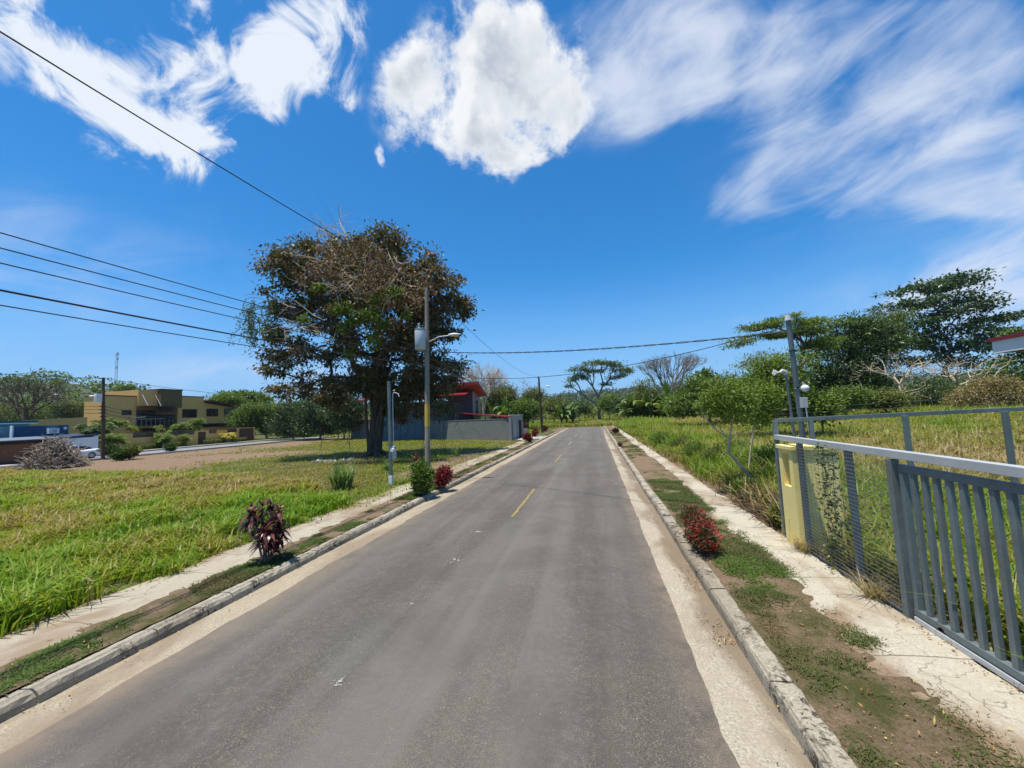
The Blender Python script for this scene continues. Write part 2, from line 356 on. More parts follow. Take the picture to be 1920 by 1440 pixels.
# ================================================================== MATERIALS
def m_asphalt():
    m, nt, out = newmat('asphalt'); g = geo(nt)
    fine = noise(nt, g, 90, 4, .75); med = noise(nt, g, 14, 5, .6); big = noise(nt, g, .55, 5, .6, .4)
    trk = noise(nt, scalevec(nt, g, (1.1, .07, 1)), 1.0, 4, .6, .3)
    c = ramp(nt, fine, [(.33, (.026, .022, .018)), (.50, (.090, .078, .064)), (.66, (.24, .212, .17))])
    c = mixc(nt, mrange(nt, med, .38, .6, 0, .55), c, (.066, .060, .054))
    c = mixc(nt, mrange(nt, trk, .40, .62, 0, .6), c, (.150, .136, .120))
    c = mixc(nt, mrange(nt, big, .46, .62, 0, .38), c, (.058, .053, .048))
    # dusty margins beside the gutters, and pale scuffs
    sp = nt.nodes.new('ShaderNodeSeparateXYZ'); nt.links.new(g, sp.inputs[0])
    ed = mth(nt, 'MAXIMUM', mrange(nt, sp.outputs[0], -4.45, -5.0), mrange(nt, sp.outputs[0], .55, .85))
    ed = mth(nt, 'MULTIPLY', ed, mrange(nt, noise(nt, g, 1.7, 6, .7), .35, .62))
    c = mixc(nt, mth(nt, 'MULTIPLY', ed, .8), c, (.21, .16, .115))
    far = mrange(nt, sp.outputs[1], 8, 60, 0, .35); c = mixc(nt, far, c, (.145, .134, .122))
    spk = nt.nodes.new('ShaderNodeTexVoronoi'); spk.inputs['Scale'].default_value = 2.1; nt.links.new(g, spk.inputs['Vector'])
    c = mixc(nt, mrange(nt, spk.outputs['Distance'], .022, .012), c, (.42, .40, .36))
    spk2 = nt.nodes.new('ShaderNodeTexVoronoi'); spk2.inputs['Scale'].default_value = 6.5; nt.links.new(g, spk2.inputs['Vector']); c = mixc(nt, mrange(nt, spk2.outputs['Distance'], .045, .03), c, (.30, .28, .24))
    lt = mrange(nt, mth(nt, 'ABSOLUTE', mth(nt, 'ADD', sp.outputs[0], 1.75)), .30, .03, 0, .22); c = mixc(nt, mth(nt, 'MULTIPLY', lt, mrange(nt, trk, .35, .6)), c, (.17, .155, .135))
    for xx_ in (3.55, .35): tk = mrange(nt, mth(nt, 'ABSOLUTE', mth(nt, 'ADD', sp.outputs[0], xx_)), .55, .1, 0, .28); c = mixc(nt, mth(nt, 'MULTIPLY', tk, mrange(nt, med, .3, .6)), c, (.055, .048, .042))
    gr = mrange(nt, noise(nt, scalevec(nt, g, (1, .5, 1)), .8, 3), .6, .72, 0, .35); c = mixc(nt, gr, c, (.085, .098, .088))
    finish(nt, out, c, .88, 0, .25, bump(nt, fine, .5, .012)); return m
def m_concrete(name, base, dark, stain, gritty=.5, stainx=None, moss=None, scale=1.0, joint=0):
    m, nt, out = newmat(name); g = geo(nt)
    fine = noise(nt, g, 42 * scale, 6, .82); med = noise(nt, g, 4 * scale, 7, .65, .3); big = noise(nt, scalevec(nt, g, (1, .45, 1)), .9 * scale, 5, .65, .5)
    c = mixc(nt, mrange(nt, fine, .42, .58), tuple(b * (1 - gritty) for b in base), base)
    c = mixc(nt, mrange(nt, med, .42, .60, 0, .7), c, dark)
    c = mixc(nt, mrange(nt, big, .47, .60, 0, .8), c, stain)
    if stainx:
        sp = nt.nodes.new('ShaderNodeSeparateXYZ'); nt.links.new(g, sp.inputs[0])
        e = mth(nt, 'ADD', mrange(nt, sp.outputs[0], stainx[0], stainx[1]), mrange(nt, big, .3, .7, -.6, .45))
        c = mixc(nt, mrange(nt, e, .3, .75, 0, .85), c, stainx[2])
    if moss:
        mo = mrange(nt, noise(nt, g, 9, 8, .78, .8), .50, .56, 0, .95); mo2 = mrange(nt, noise(nt, g, 1.3, 3), .42, .55)
        c = mixc(nt, mth(nt, 'MULTIPLY', mo, mo2), c, moss)
    if joint:
        sp = nt.nodes.new('ShaderNodeSeparateXYZ'); nt.links.new(g, sp.inputs[0]); yy = mth(nt, 'ADD', sp.outputs[1], mrange(nt, med, 0, 1, -.03, .03))
        fr_ = mth(nt, 'ABSOLUTE', mth(nt, 'SUBTRACT', mth(nt, 'FRACT', mth(nt, 'DIVIDE', yy, joint)), .5)); c = mixc(nt, mrange(nt, fr_, .006, .003, 0, .75), c, (.07, .055, .04))
        vo = nt.nodes.new('ShaderNodeTexVoronoi'); vo.feature = 'DISTANCE_TO_EDGE'; vo.inputs['Scale'].default_value = .55; ad = nt.nodes.new('ShaderNodeVectorMath'); ad.operation = 'ADD'
        nn_ = nt.nodes.new('ShaderNodeTexNoise'); nn_.inputs['Scale'].default_value = 2.5; nn_.inputs['Detail'].default_value = 5; nt.links.new(g, nn_.inputs['Vector']); nt.links.new(g, ad.inputs[0]); nt.links.new(nn_.outputs['Color'], ad.inputs[1]); nt.links.new(ad.outputs[0], vo.inputs['Vector'])
        c = mixc(nt, mrange(nt, vo.outputs['Distance'], .006, .002, 0, .6), c, (.10, .08, .06))
    finish(nt, out, c, .9, 0, .25, bump(nt, fine, .6, .012)); return m
def m_ground():
    m, nt, out = newmat('soil_and_thatch'); g = geo(nt)
    a = nt.nodes.new('ShaderNodeAttribute'); a.attribute_name = 'dirt'
    fine = noise(nt, g, 22, 6, .75); med = noise(nt, g, 2.2, 7, .7, .3); big = noise(nt, g, .18, 5, .6)
    green = mixc(nt, mrange(nt, med, .35, .65), (.075, .088, .020), (.13, .115, .045))
    green = mixc(nt, mrange(nt, big, .4, .65, 0, .7), green, (.10, .13, .030))
    green = mixc(nt, mrange(nt, fine, .3, .7, 0, .7), green, (.035, .035, .014))
    soil = mixc(nt, mrange(nt, med, .3, .7), (.155, .098, .060), (.27, .195, .13))
    soil = mixc(nt, mrange(nt, fine, .4, .7, 0, .6), soil, (.085, .055, .035))
    f = mth(nt, 'ADD', a.outputs['Fac'], mrange(nt, med, .2, .8, -.35, .35))
    c = mixc(nt, mrange(nt, f, .35, .65), green, soil)
    finish(nt, out, c, .95, 0, .15, bump(nt, fine, .8, .04)); return m
def m_verge():
    m, nt, out = newmat('verge_turf'); g = geo(nt)
    fine = noise(nt, g, 45, 6, .75); med = noise(nt, g, 3.1, 7, .7, .4); big = noise(nt, g, .75, 4, .6)
    soil = mixc(nt, mrange(nt, fine, .3, .7), (.085, .055, .034), (.29, .205, .135))
    gr = mixc(nt, mrange(nt, fine, .3, .7), (.040, .042, .014), (.095, .095, .030))
    f = mth(nt, 'ADD', mth(nt, 'MULTIPLY', big, .9), mth(nt, 'MULTIPLY', med, .7))
    c = mixc(nt, mrange(nt, f, .76, .98), soil, gr)
    finish(nt, out, c, .95, 0, .15, bump(nt, fine, .9, .03)); return m
M = {}
M['asphalt'] = m_asphalt()
M['gutterL'] = m_concrete('gutter_concrete_left', (.40, .345, .25), (.29, .24, .17), (.21, .16, .11), .45)
M['gutterR'] = m_concrete('gutter_concrete_right', (.43, .38, .29), (.31, .265, .195), (.22, .175, .12), .45, (.92, 1.32, (.165, .125, .083)))
M['kerb'] = m_concrete('kerb_concrete', (.43, .385, .30), (.31, .27, .205), (.20, .165, .12), .5, None, (.042, .034, .024))
M['walk'] = m_concrete('sidewalk_concrete', (.46, .42, .335), (.37, .33, .255), (.225, .165, .105), .3, (3.15, 2.30, (.20, .135, .082)), None, 1.0, 1.9)
M['walkL'] = m_concrete('sidewalk_concrete_left', (.40, .36, .285), (.32, .275, .205), (.215, .155, .10), .3, (-7.05, -7.65, (.19, .13, .08)), None, 1.0, 1.7)
M['street'] = m_concrete('street_paving', (.24, .24, .245), (.20, .20, .205), (.18, .18, .185), .3)
M['slab'] = m_concrete('driveway_concrete', (.48, .47, .44), (.40, .38, .35), (.33, .31, .28), .3)
M['ground'] = m_ground(); M['verge'] = m_verge()
M['yellow_line'] = simple('yellow_road_paint', (.27, .195, .07), .85, 0, .4, 30)
M['pale_line'] = simple('worn_pale_paint', (.30, .27, .20), .8, 0, .35, 30)
GR = [(0.0, (.34, .26, .12)), (.20, (.30, .235, .060)), (.42, (.235, .232, .024)), (.7, (.20, .285, .015)), (1.0, (.13, .235, .014))]
M['grass'] = leafmat('grass_blades', GR, .5, .35, .3)
M['grassR'] = leafmat('grass_blades_mixed', [(0.0, (.38, .29, .16)), (.3, (.29, .23, .095)), (.5, (.235, .22, .034)), (.75, (.175, .24, .018)), (1.0, (.115, .20, .014))], .5, .33, .3)
M['turf'] = leafmat('verge_blades', [(0.0, (.17, .12, .06)), (.3, (.085, .085, .026)), (.65, (.062, .098, .018)), (1.0, (.088, .145, .022))], .6, .25, .25)
M['litter'] = leafmat('dry_leaf_litter', [(0, (.10, .055, .03)), (.5, (.28, .13, .06)), (.85, (.45, .26, .10)), (1, (.6, .45, .12))], .7, .1, .2)

# ================================================================== TERRAIN
def tz(x, y):
    x = np.asarray(x, float); y = np.asarray(y, float)
    z = 0.06 + 0 * x
    z = z + 0.9 * sstep(x, 8, 55) + 0.25 * sstep(x, 3.5, 8) * sstep(y, 9, 14)
    z = z + 0.9 * sstep(y, 85, 170) * (1 - sstep(x, 8, 55))
    z = z - 0.06 * sstep(-x, 20, 40)
    z = z + 0.30 * sstep(-x, 56, 62)
    z = z + 5.5 * sstep(-x, 110, 260) * sstep(y, -20, 60)
    z = z + .05 * (vnoise(x, y, 3.0, 3, 1) - .5) * sstep(np.abs(x + 2.5), 6, 9)
    tr = (x > -5.83) & (x < 1.56) & (y < 76.5)
    return np.where(tr, -0.12, z)
def dirtmask(x, y):
    x = np.asarray(x, float); y = np.asarray(y, float)
    ye = grass_edge(x)
    n = (vnoise(x, y, 6, 4, 2) - .5)
    d = sstep(y - ye, -0.5, 2.0) * sstep(y, 14, 18) * sstep(-x, 14, 20) * (1 - sstep(-x, 49, 51))
    d = d * (1 - .9 * sstep(y, 30, 44) * sstep(x, -46, -30)) * (1 - .55 * sstep(x, -34, -24)) * (1 + n * 1.4)
    gstrip = np.exp(-((y - 26.5 - .12 * (x + 25)) / 2.2) ** 2) * sstep(x, -27, -20)    # green strip inside the bare ground
    d = d * (1 - .85 * gstrip)
    # bare strip along the sidewalk under and past the big tree
    d = np.maximum(d, .9 * np.exp(-((x + 8.6) / 1.2) ** 2) * sstep(y, 15, 17) * (1 - sstep(y, 30, 34)) * (.75 + n))
    d = np.maximum(d, .5 * np.exp(-((x + 15) / 5.5) ** 2 - ((y - 31) / 3.5) ** 2) * (1 + n))
    d = np.maximum(d, .6 * sstep(y, 33, 37) * sstep(x, -24, -12) * (1 - sstep(x, -8.6, -8.0)) * (1 - sstep(y, 50, 58)) * (.5 + n * 2))
    # dry band of the lot on the right
    d = np.maximum(d, .85 * sstep(x, 5, 9) * np.exp(-((y - 17 + .25 * (x - 10)) / 6.0) ** 2) * (.8 + n))
    d = np.maximum(d, 1.0 * np.exp(-((x - 3.55) / .28) ** 2) * (y < 60))
    d = np.maximum(d, .8 * np.exp(-((x - 22) / 14) ** 2 - ((y - 58) / 6.0) ** 2) * (.8 + n))
    return np.clip(d, 0, 1)
def grass_edge(x):
    return np.interp(-np.asarray(x, float), [7, 9, 12, 18, 29, 36, 50, 60], [11.6, 12.5, 15.0, 18.0, 20.4, 21.2, 24.5, 26]) + (vnoise(x, 0 * np.asarray(x, float), 1.5, 3, 5) - .5) * 1.6

xs = np.unique(np.concatenate([np.linspace(-2500, -300, 12), np.linspace(-300, -80, 30), np.arange(-80, -8, .8), np.arange(-8, -5.9, .3), [-5.83, -5.8, 1.53, 1.56], np.arange(1.6, 8, .4), np.arange(8, 50, .9), np.linspace(50, 300, 36), np.linspace(300, 2500, 12)]))
ys = np.unique(np.concatenate([np.linspace(-600, -20, 10), np.arange(-20, 40, .8), np.arange(40, 80, 1.5), [76.4, 76.6], np.linspace(80, 300, 45), np.linspace(300, 3000, 12)]))
XX, YY = np.meshgrid(xs, ys); ZZ = tz(XX, YY)
nx, ny = len(xs), len(ys); i = np.arange(ny - 1)[:, None] * nx; j = np.arange(nx - 1)[None]
gb = MB().add(np.stack([XX, YY, ZZ], -1).reshape(-1, 3), np.stack([i + j, i + j + 1, i + nx + j + 1, i + nx + j], -1).reshape(-1, 4), .5, True)
go = gb.build('ground', M['ground']); tag(go, kind='structure')
at = go.data.attributes.new('dirt', 'FLOAT', 'POINT'); at.data.foreach_set('value', dirtmask(XX, YY).ravel().astype(np.float32))

ylong = np.concatenate([np.arange(-8, 14, .05), np.arange(14, 30, .3), np.arange(30, 77, 1.0), [76.5]])
def strip(name, xl, xr, z, mat, y=ylong, nxs=4, zf=None, kind='structure'):
    y = np.asarray(y, float); L = xl(y) if callable(xl) else xl + 0 * y; Rr = xr(y) if callable(xr) else xr + 0 * y
    t = np.linspace(0, 1, nxs)[None]; X = L[:, None] * (1 - t) + Rr[:, None] * t; Y = y[:, None] + 0 * X
    Z = (zf(X, Y) if zf else z + 0 * X)
    a = np.arange(len(y) - 1)[:, None] * nxs; b = np.arange(nxs - 1)[None]
    o = MB().add(np.stack([X, Y, Z], -1).reshape(-1, 3), np.stack([a + b, a + b + 1, a + nxs + b + 1, a + nxs + b], -1).reshape(-1, 4), .5, True).build(name, mat)
    return tag(o, kind=kind)
nz = lambda s, sc, seed: (lambda y: s * (.5 * vnoise(y, 0 * y, sc, 2, seed) + .5 * vnoise(y, 0 * y, .35, 4, seed + 40) - .5))
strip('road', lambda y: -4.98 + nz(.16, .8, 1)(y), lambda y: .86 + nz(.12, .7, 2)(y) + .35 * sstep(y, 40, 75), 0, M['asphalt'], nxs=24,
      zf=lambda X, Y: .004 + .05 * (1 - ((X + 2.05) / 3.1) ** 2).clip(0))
strip('gutter', -5.62, -4.78, -.004, M['gutterL'], nxs=8, zf=lambda X, Y: np.where(X < -5.4, -.004 - .03 * sstep(-X, 5.4, 5.5), -.004))
strip('gutter', .66, 1.45, -.004, M['gutterR'], nxs=8, zf=lambda X, Y: -.004 - .03 * sstep(X, 1.0, 1.4))

# kerbs: cast lengths with joints, each a little off line, profile worn
def kerb(x0, x1, side, seed, y0=-8, y1=76):
    mb = MB(); rg = np.random.default_rng(seed); y = y0
    while y < y1:
        ln = rg.uniform(.9, 1.15) if y < 35 else 3.0
        off = rg.normal(0, .008); dz = rg.normal(0, .007); n = max(3, int(ln / .09)) if y < 20 else 4
        yy = np.linspace(y + .008, y + ln - .008, n); wdt = x1 - x0
        if side == 'L': prof = [(1.02, -.06), (1.0, .045), (.90, .095), (.66, .106), (.3, .102), (.02, .085), (0, -.06)]
        else: prof = [(0, -.06), (.015, .06), (.05, .100), (.10, .112), (.13, .098), (.16, .115), (.90, .120), (.985, .105), (1, -.06)]
        pr = np.array(prof); V = []
        for k, yv in enumerate(yy):
            e = .004 if k in (0, n - 1) else 0
            jx = (vnoise(yv * 7 + np.arange(len(pr)), seed + np.arange(len(pr)), .8, 3, seed) - .5) * (.045 if side == 'L' else .03)
            zz = pr[:, 1] * 1.0 + dz + np.where(pr[:, 1] > 0, jx * .9, 0) - e
            V.append(np.stack([x0 + pr[:, 0] * wdt + off + jx * .6, yv + 0 * jx, zz], 1))
        V = np.array(V); m_ = len(pr); a = np.arange(n - 1)[:, None] * m_; b = np.arange(m_ - 1)[None]
        F = np.stack([a + b, a + b + 1, a + m_ + b + 1, a + m_ + b], -1).reshape(-1, 4)
        if side == 'L': F = F
        mb.add(V.reshape(-1, 3), F, .5, False); mb.ngon(V[0]); mb.ngon(V[-1][::-1]); y += ln
    return tag(mb.build('kerb', M['kerb']), kind='structure')
kerb(-5.84, -5.58, 'L', 11); kerb(1.40, 1.62, 'R', 12)
# verges and sidewalks
strip('verge', -6.9, -5.82, .095, M['verge'], nxs=24, zf=lambda X, Y: .086 + .034 * vnoise(X, Y, .16, 4, 3))
strip('verge', 1.60, 3.15, .095, M['verge'], nxs=32, zf=lambda X, Y: .086 + .038 * vnoise(X, Y, .18, 4, 4))
yl = np.concatenate([np.arange(-8, 12.8, .12), [12.9]]); yl2 = np.concatenate([np.arange(19.6, 41, .3)])
wl_in = lambda y: -6.48 + nz(.5, 1.6, 6)(y); wl_out = lambda y: -7.50 + nz(.35, .7, 7)(y)
strip('sidewalk', wl_out, wl_in, .115, M['walkL'], y=np.concatenate([np.arange(-8, 14, .05), np.arange(14, 30, .12), np.arange(30, 41.5, .5)]), nxs=12, zf=lambda X, Y: .096 + .020 * sstep(-X, 6.4, 6.85) + .004 * vnoise(X, Y, .6, 2, 8))
strip('sidewalk', lambda y: 2.42 + nz(.55, 2.6, 9)(y) + .35 * sstep(y, 10, 16), lambda y: 3.34 + nz(.22, .6, 10)(y), .122, M['walk'], nxs=16, zf=lambda X, Y: .094 + .032 * sstep(X, 2.3, 2.95) + .004 * vnoise(X, Y, .6, 2, 9))
# centre line dashes (yellow near, worn pale farther off)
for k, y0 in enumerate([10.2, 21.8, 33.6, 45.4, 57.2]):
    x = -2.22 - .035 * k * 1.2; mb = MB(); n = 30
    yy = np.linspace(y0, y0 + 3.8, n); wob = (vnoise(yy, 0 * yy, .3, 3, k) - .5) * .05
    zt = .004 + .05 * (1 - ((x + 2.05) / 3.1) ** 2) + .004
    V = np.concatenate([np.stack([x - .04 + wob, yy, zt + 0 * yy], 1), np.stack([x + .04 + wob[::-1], yy, zt + 0 * yy], 1)])
    mb.add(V, [[q, n + q, n + q + 1, q + 1] for q in range(n - 1)])
    tag(mb.build('road_marking', M['yellow_line'] if k < 2 else M['pale_line']), kind='structure')
M['splat'] = simple('dried_white_splash', (.36, .345, .32), .8, 0, .2, 40)
mb = MB()
for u, v, s_ in [(896, 997, .13), (852, 1049, .10), (846, 1055, .07), (860, 1052, .05), (772, 1132, .06), (637, 1279, .08), (630, 1286, .05), (641, 1274, .05), (733, 1043, .04), (1155, 905, .16), (1090, 925, .1), (1030, 980, .04), (958, 1107, .02), (1070, 1193, .02)]:
    c = G(u, v, .05); s_ = s_ * .62; n = 9; th = np.linspace(0, 2 * np.pi, n, endpoint=False); r_ = s_ * (.35 + .75 * rng.random(n))
    zt = .004 + .05 * (1 - ((c[0] + 2.05) / 3.1) ** 2) + .005
    for q_ in range(7):
        o_ = rng.normal(0, s_ * .9, 2) * (q_ > 0); f_ = (.45 if q_ == 0 else rng.uniform(.08, .28)); r_ = s_ * f_ * (.5 + rng.random(n))
        mb.ngon(np.stack([c[0] + o_[0] + r_ * np.cos(th), c[1] + o_[1] + r_ * np.sin(th) * .8, zt + .0004 * q_ + 0 * th], 1))
tag(mb.build('road_stain', M['splat']), kind='structure')
# gravelly white stone beside the right sidewalk's near end
# the parallel street on the left and its kerb line
def poly_strip(name, left, right, z, mat):
    n = len(left); V = [(*p, z) for p in left] + [(*p, z) for p in right]
    return tag(MB().add(V, [[q, n + q, n + q + 1, q + 1] for q in range(n - 1)]).build(name, mat), kind='structure')
poly_strip('street', [(-60.2, -30), (-57.2, 20), (-57.0, 32), (-58.2, 45), (-59.5, 60), (-60.5, 80), (-61, 130)], [(-52, -30), (-50.6, 20), (-50.2, 32), (-50.6, 45), (-51.5, 60), (-52, 80), (-52, 130)], .10, M['street'])
mb = MB()
for a, b in zip([(-50.5, 20), (-50.1, 32), (-50.5, 45), (-51.4, 60)], [(-50.1, 32), (-50.5, 45), (-51.4, 60), (-51.9, 80)]):
    mb.beam((*a, .10), (*b, .10), .28, .16)
tag(mb.build('kerb', M['slab']), kind='structure')
mb = MB()
for a, b in zip([(-57.4, 20), (-57.2, 32), (-58.4, 45), (-59.7, 60)], [(-57.2, 32), (-58.4, 45), (-59.7, 60), (-60.7, 80)]):
    mb.beam((a[0] - .3, a[1], .18), (b[0] - .3, b[1], .18), .9, .2)
tag(mb.build('pavement', M['slab']), kind='structure')
# driveway of the grey garage
poly_strip('driveway', [(-8.75, 41.2), (-8.6, 47.5)], [(-5.75, 41.9), (-5.75, 47.9)], .125, M['slab'])

# ================================================================== GRASS
def tufts(n, sampler, hfun, wfun, per, dry, spread=.12, zf=tz, seed=0, lean=.35):
    rg = np.random.default_rng(seed); P = sampler(rg, n); n = len(P)
    k = np.repeat(np.arange(n), per); m = len(k)
    d = np.linalg.norm(P, axis=1)[k]
    X = P[k, 0] + rg.normal(0, spread, m) * (1 + d * .02); Y = P[k, 1] + rg.normal(0, spread, m) * (1 + d * .02)
    Hh = hfun(P[:, 0], P[:, 1])[k] * (.45 + .75 * rg.random(m)); az_ = rg.random(m) * 2 * np.pi
    W = wfun(d) * (.5 + 1.0 * rg.random(m))
    att = np.clip(dry(X, Y) + rg.normal(0, .16, m) - .55 * (rg.random(m) < .07), 0, 1)
    MBx = MB(); MBx.blades(np.stack([X, Y, zf(X, Y) - .01], 1), Hh, W, np.abs(rg.normal(0, lean, m)), rg.random(m) ** .8, az_, att); return MBx
def polar(amin, amax, dmin, dmax, keep, pw=1.0):
    """more roots near the camera, fewer far off; angles in degrees from +Y, clockwise"""
    def f(rg, n):
        a = R(1) * rg.uniform(amin, amax, n); t = rg.random(n)
        if pw == 1.0: d = dmin * (dmax / dmin) ** t
        else: e = 1 - pw + 1; d = (dmin ** e + t * (dmax ** e - dmin ** e)) ** (1 / e)
        P = np.stack([np.sin(a) * d, np.cos(a) * d], 1); return P[keep(P[:, 0], P[:, 1], rg)]
    return f
wall_y = lambda x: 41.4 + (x + 8.7) * -.636      # line of the grey side wall
# tall lush grass on the left
kL = lambda x, y, rg: (x < -7.62 + (vnoise(x, y, .8, 3, 3) - .5) * .7) & (x > -52) & (y < grass_edge(x)) & (vnoise(x, y, .55, 2, 71) > .30 + .25 * rg.random(len(x)))
hL = lambda x, y: (.12 + .20 * vnoise(x, y, 2.2, 3, 4) + .44 * vnoise(x, y, .75, 2, 44) ** 1.6) * (.55 + .45 * sstep(-x, 7.4, 8.6)) * (.75 + .25 * sstep(grass_edge(x) - y, -.5, 2.5))
dL = lambda x, y: np.clip(.50 + 1.5 * (vnoise(x, y, 3.4, 3, 7) - .5) + .7 * (vnoise(x, y, .8, 2, 73) - .5) + .35 * sstep(-x + 0 * y, 13, 7.6) - .20 * sstep(y, 11, 18) - .10 * sstep(y, 3, 9), 0.02, 1)
gA = tufts(33000, polar(-91, -28, 7.2, 62, kL, .6), hL, lambda d: .011 + .00115 * d, 11, dL, .13, seed=1)
gA2 = tufts(9000, polar(-88, -30, 7.4, 20, kL), lambda x, y: .22 + .48 * vnoise(x, y, 1.1, 2, 5) ** 1.5, lambda d: .015 + .0009 * d, 8, lambda x, y: np.clip(dL(x, y) + .15, 0, 1), .07, seed=2)
gW = tufts(3600, rect(-7.85, -7.35, .5, 14, lambda x, y: np.ones(len(x), bool)) if 'rect' in globals() else polar(-80, -28, 7.3, 16, lambda x, y, rg: (x > -7.9) & (x < -7.30) & (vnoise(x, y, .5, 3, 51) > .42)), lambda x, y: .05 + .12 * vnoise(x, y, .4, 2, 6), lambda d: .013 + .0006 * d, 7, lambda x, y: np.clip(.62 + .9 * (vnoise(x, y, .8, 3, 52) - .5), 0, 1), .06, seed=12, lean=1.0)
tag(gW.build('weeds', M['grass']), 'low creeping weeds fringing the left sidewalk', 'weeds', kind='stuff')
tag(gA.build('tall_grass', M['grass']), 'lush yellow-green knee-high grass filling the empty lot on the left', 'grass', kind='stuff')
tag(gA2.build('tall_grass', M['grass']), 'broad-bladed bright green grass clumps rising above the left lot', 'grass', kind='stuff')
kS = lambda x, y, rg: (x < -7.0) & (x > -50) & (y > grass_edge(x) - .8) & (y < np.maximum(wall_y(x) - .4, 0) ) & (rg.random(len(x)) > dirtmask(x, y) * 1.05)
gB = tufts(20000, polar(-72, -8, 13, 90, kS, .9), lambda x, y: .10 + .14 * vnoise(x, y, 2.5, 3, 8), lambda d: .012 + .0011 * d, 7, lambda x, y: np.clip(.42 + 1.1 * (vnoise(x, y, 4, 3, 9) - .5), 0, 1), .2, seed=3)
tag(gB.build('short_grass', M['grass']), 'short patchy grass around the bare ground and under the big tree', 'grass', kind='stuff')
# right lot and far field
kR = lambda x, y, rg: (((x > 3.62 + (vnoise(y, x, .9, 3, 3) - .5) * .5) & (y > 8.9)) | ((x > 3.75) & (y <= 8.9))) & (rg.random(len(x)) > dirtmask(x, y) * .45)
hR = lambda x, y: (.36 + .42 * vnoise(x, y, 2.6, 3, 14) + .35 * vnoise(x, y, .8, 2, 61) ** 1.5 + .28 * sstep(y, 9, 12) * (1 - sstep(x, 6, 10))) * (.45 + .55 * sstep(x + .0 * y, 3.6, 5.2)) * (1 - .35 * dirtmask(x, y)) + .5 * sstep(np.hypot(x, y), 30, 60)
dR = lambda x, y: np.clip(.50 + 1.3 * (vnoise(x, y, 3.2, 3, 17) - .5) - .42 * dirtmask(x, y) + .30 * sstep(y, 9, 11) * (1 - sstep(x, 5.5, 10)) * (.4 + 1.2 * vnoise(x, y, 1.3, 2, 66)) + .12 * sstep(np.hypot(x, y), 22, 40) + .12 * (y < 9), 0.02, 1)
gR = tufts(19000, polar(-2, 66, 4.2, 75, kR, .8), hR, lambda d: .010 + .00115 * d, 11, dR, .15, seed=4)
gR2 = tufts(5200, polar(2, 60, 5, 26, kR), lambda x, y: .62 + .3 * vnoise(x, y, 1.5, 2, 5), lambda d: .016 + .0009 * d, 8, lambda x, y: np.clip(dR(x, y) + .1, 0, 1), .06, seed=5, lean=.5)
tag(gR.build('tall_grass', M['grassR']), 'mixed straw and green grass of the overgrown lot on the right', 'grass', kind='stuff')
tag(gR2.build('tall_grass', M['grassR']), 'long arching grass clumps beside and behind the steel fence', 'grass', kind='stuff')
kF = lambda x, y, rg: (y > 76.8) & (x > -30) & ((x < 9) | (y > 60))
gF = tufts(9000, polar(-20, 40, 76.8, 190, kF, 1.0), lambda x, y: .75 + .5 * vnoise(x, y, 8, 3, 14), lambda d: .03 + .0012 * d, 8, lambda x, y: np.clip(.52 + .9 * (vnoise(x, y, 9, 3, 18) - .5) + .12, 0, 1), .35, seed=6)
tag(gF.build('tall_grass', M['grassR']), 'tall yellowish grass field beyond the end of the road', 'grass', kind='stuff')
kH = lambda x, y, rg: (y > 50) & (x < -9) & (x > -60) & (y > wall_y(x) + 2)
gH = tufts(3000, polar(-48, -8, 50, 160, kH, 1.0), lambda x, y: .3 + .4 * vnoise(x, y, 8, 3, 14), lambda d: .03 + .0012 * d, 8, lambda x, y: np.clip(.6 + .9 * (vnoise(x, y, 9, 3, 18) - .5), 0, 1), .35, seed=8)
tag(gH.build('short_grass', M['grass']), 'green grass between the far left street and the grey wall', 'grass', kind='stuff')
# verge turf
def vk(lo, hi, seed, sub=None):
    return lambda x, y, rg: (x > lo + (vnoise(y, 0 * y, 1.2, 3, seed) - .5) * .3) & (x < hi) & ((vnoise(x, y, .45, 4, 21) * .55 + vnoise(x, y, 1.7, 3, 22) * .6) > (.52 + .17 * rg.random(len(x))))
vz = lambda x, y: .095 + 0 * x
def rect(x0, x1, y0, y1, keep):
    def f(rg, n):
        t = rg.random(n); y = np.where(rg.random(n) < .75, y0 + (16 - y0) * t, 16 + (y1 - 16) * t); x = rg.uniform(x0, x1, n)
        return np.stack([x, y], 1)[keep(x, y, rg)]
    return f
for (lo, hi, sd, lab) in ((-6.5, -5.86, 31, 'thin patchy turf strip between the left kerb and path'), (1.66, 2.75, 32, 'patchy turf and soil strip between the right kerb and sidewalk')):
    gv = tufts(26000 if lo < 0 else 34000, rect(lo, hi, 0, 60, vk(lo, hi, sd)), lambda x, y: .030 + .045 * vnoise(x, y, .5, 3, 23), lambda d: .0055 + .0006 * d, 9, lambda x, y: np.clip(.5 + 1.5 * (vnoise(x, y, .9, 3, 24) - .45), 0, 1), .03, vz, seed=sd, lean=.9)
    tag(gv.build('verge_grass', M['turf']), lab, 'grass', kind='stuff')
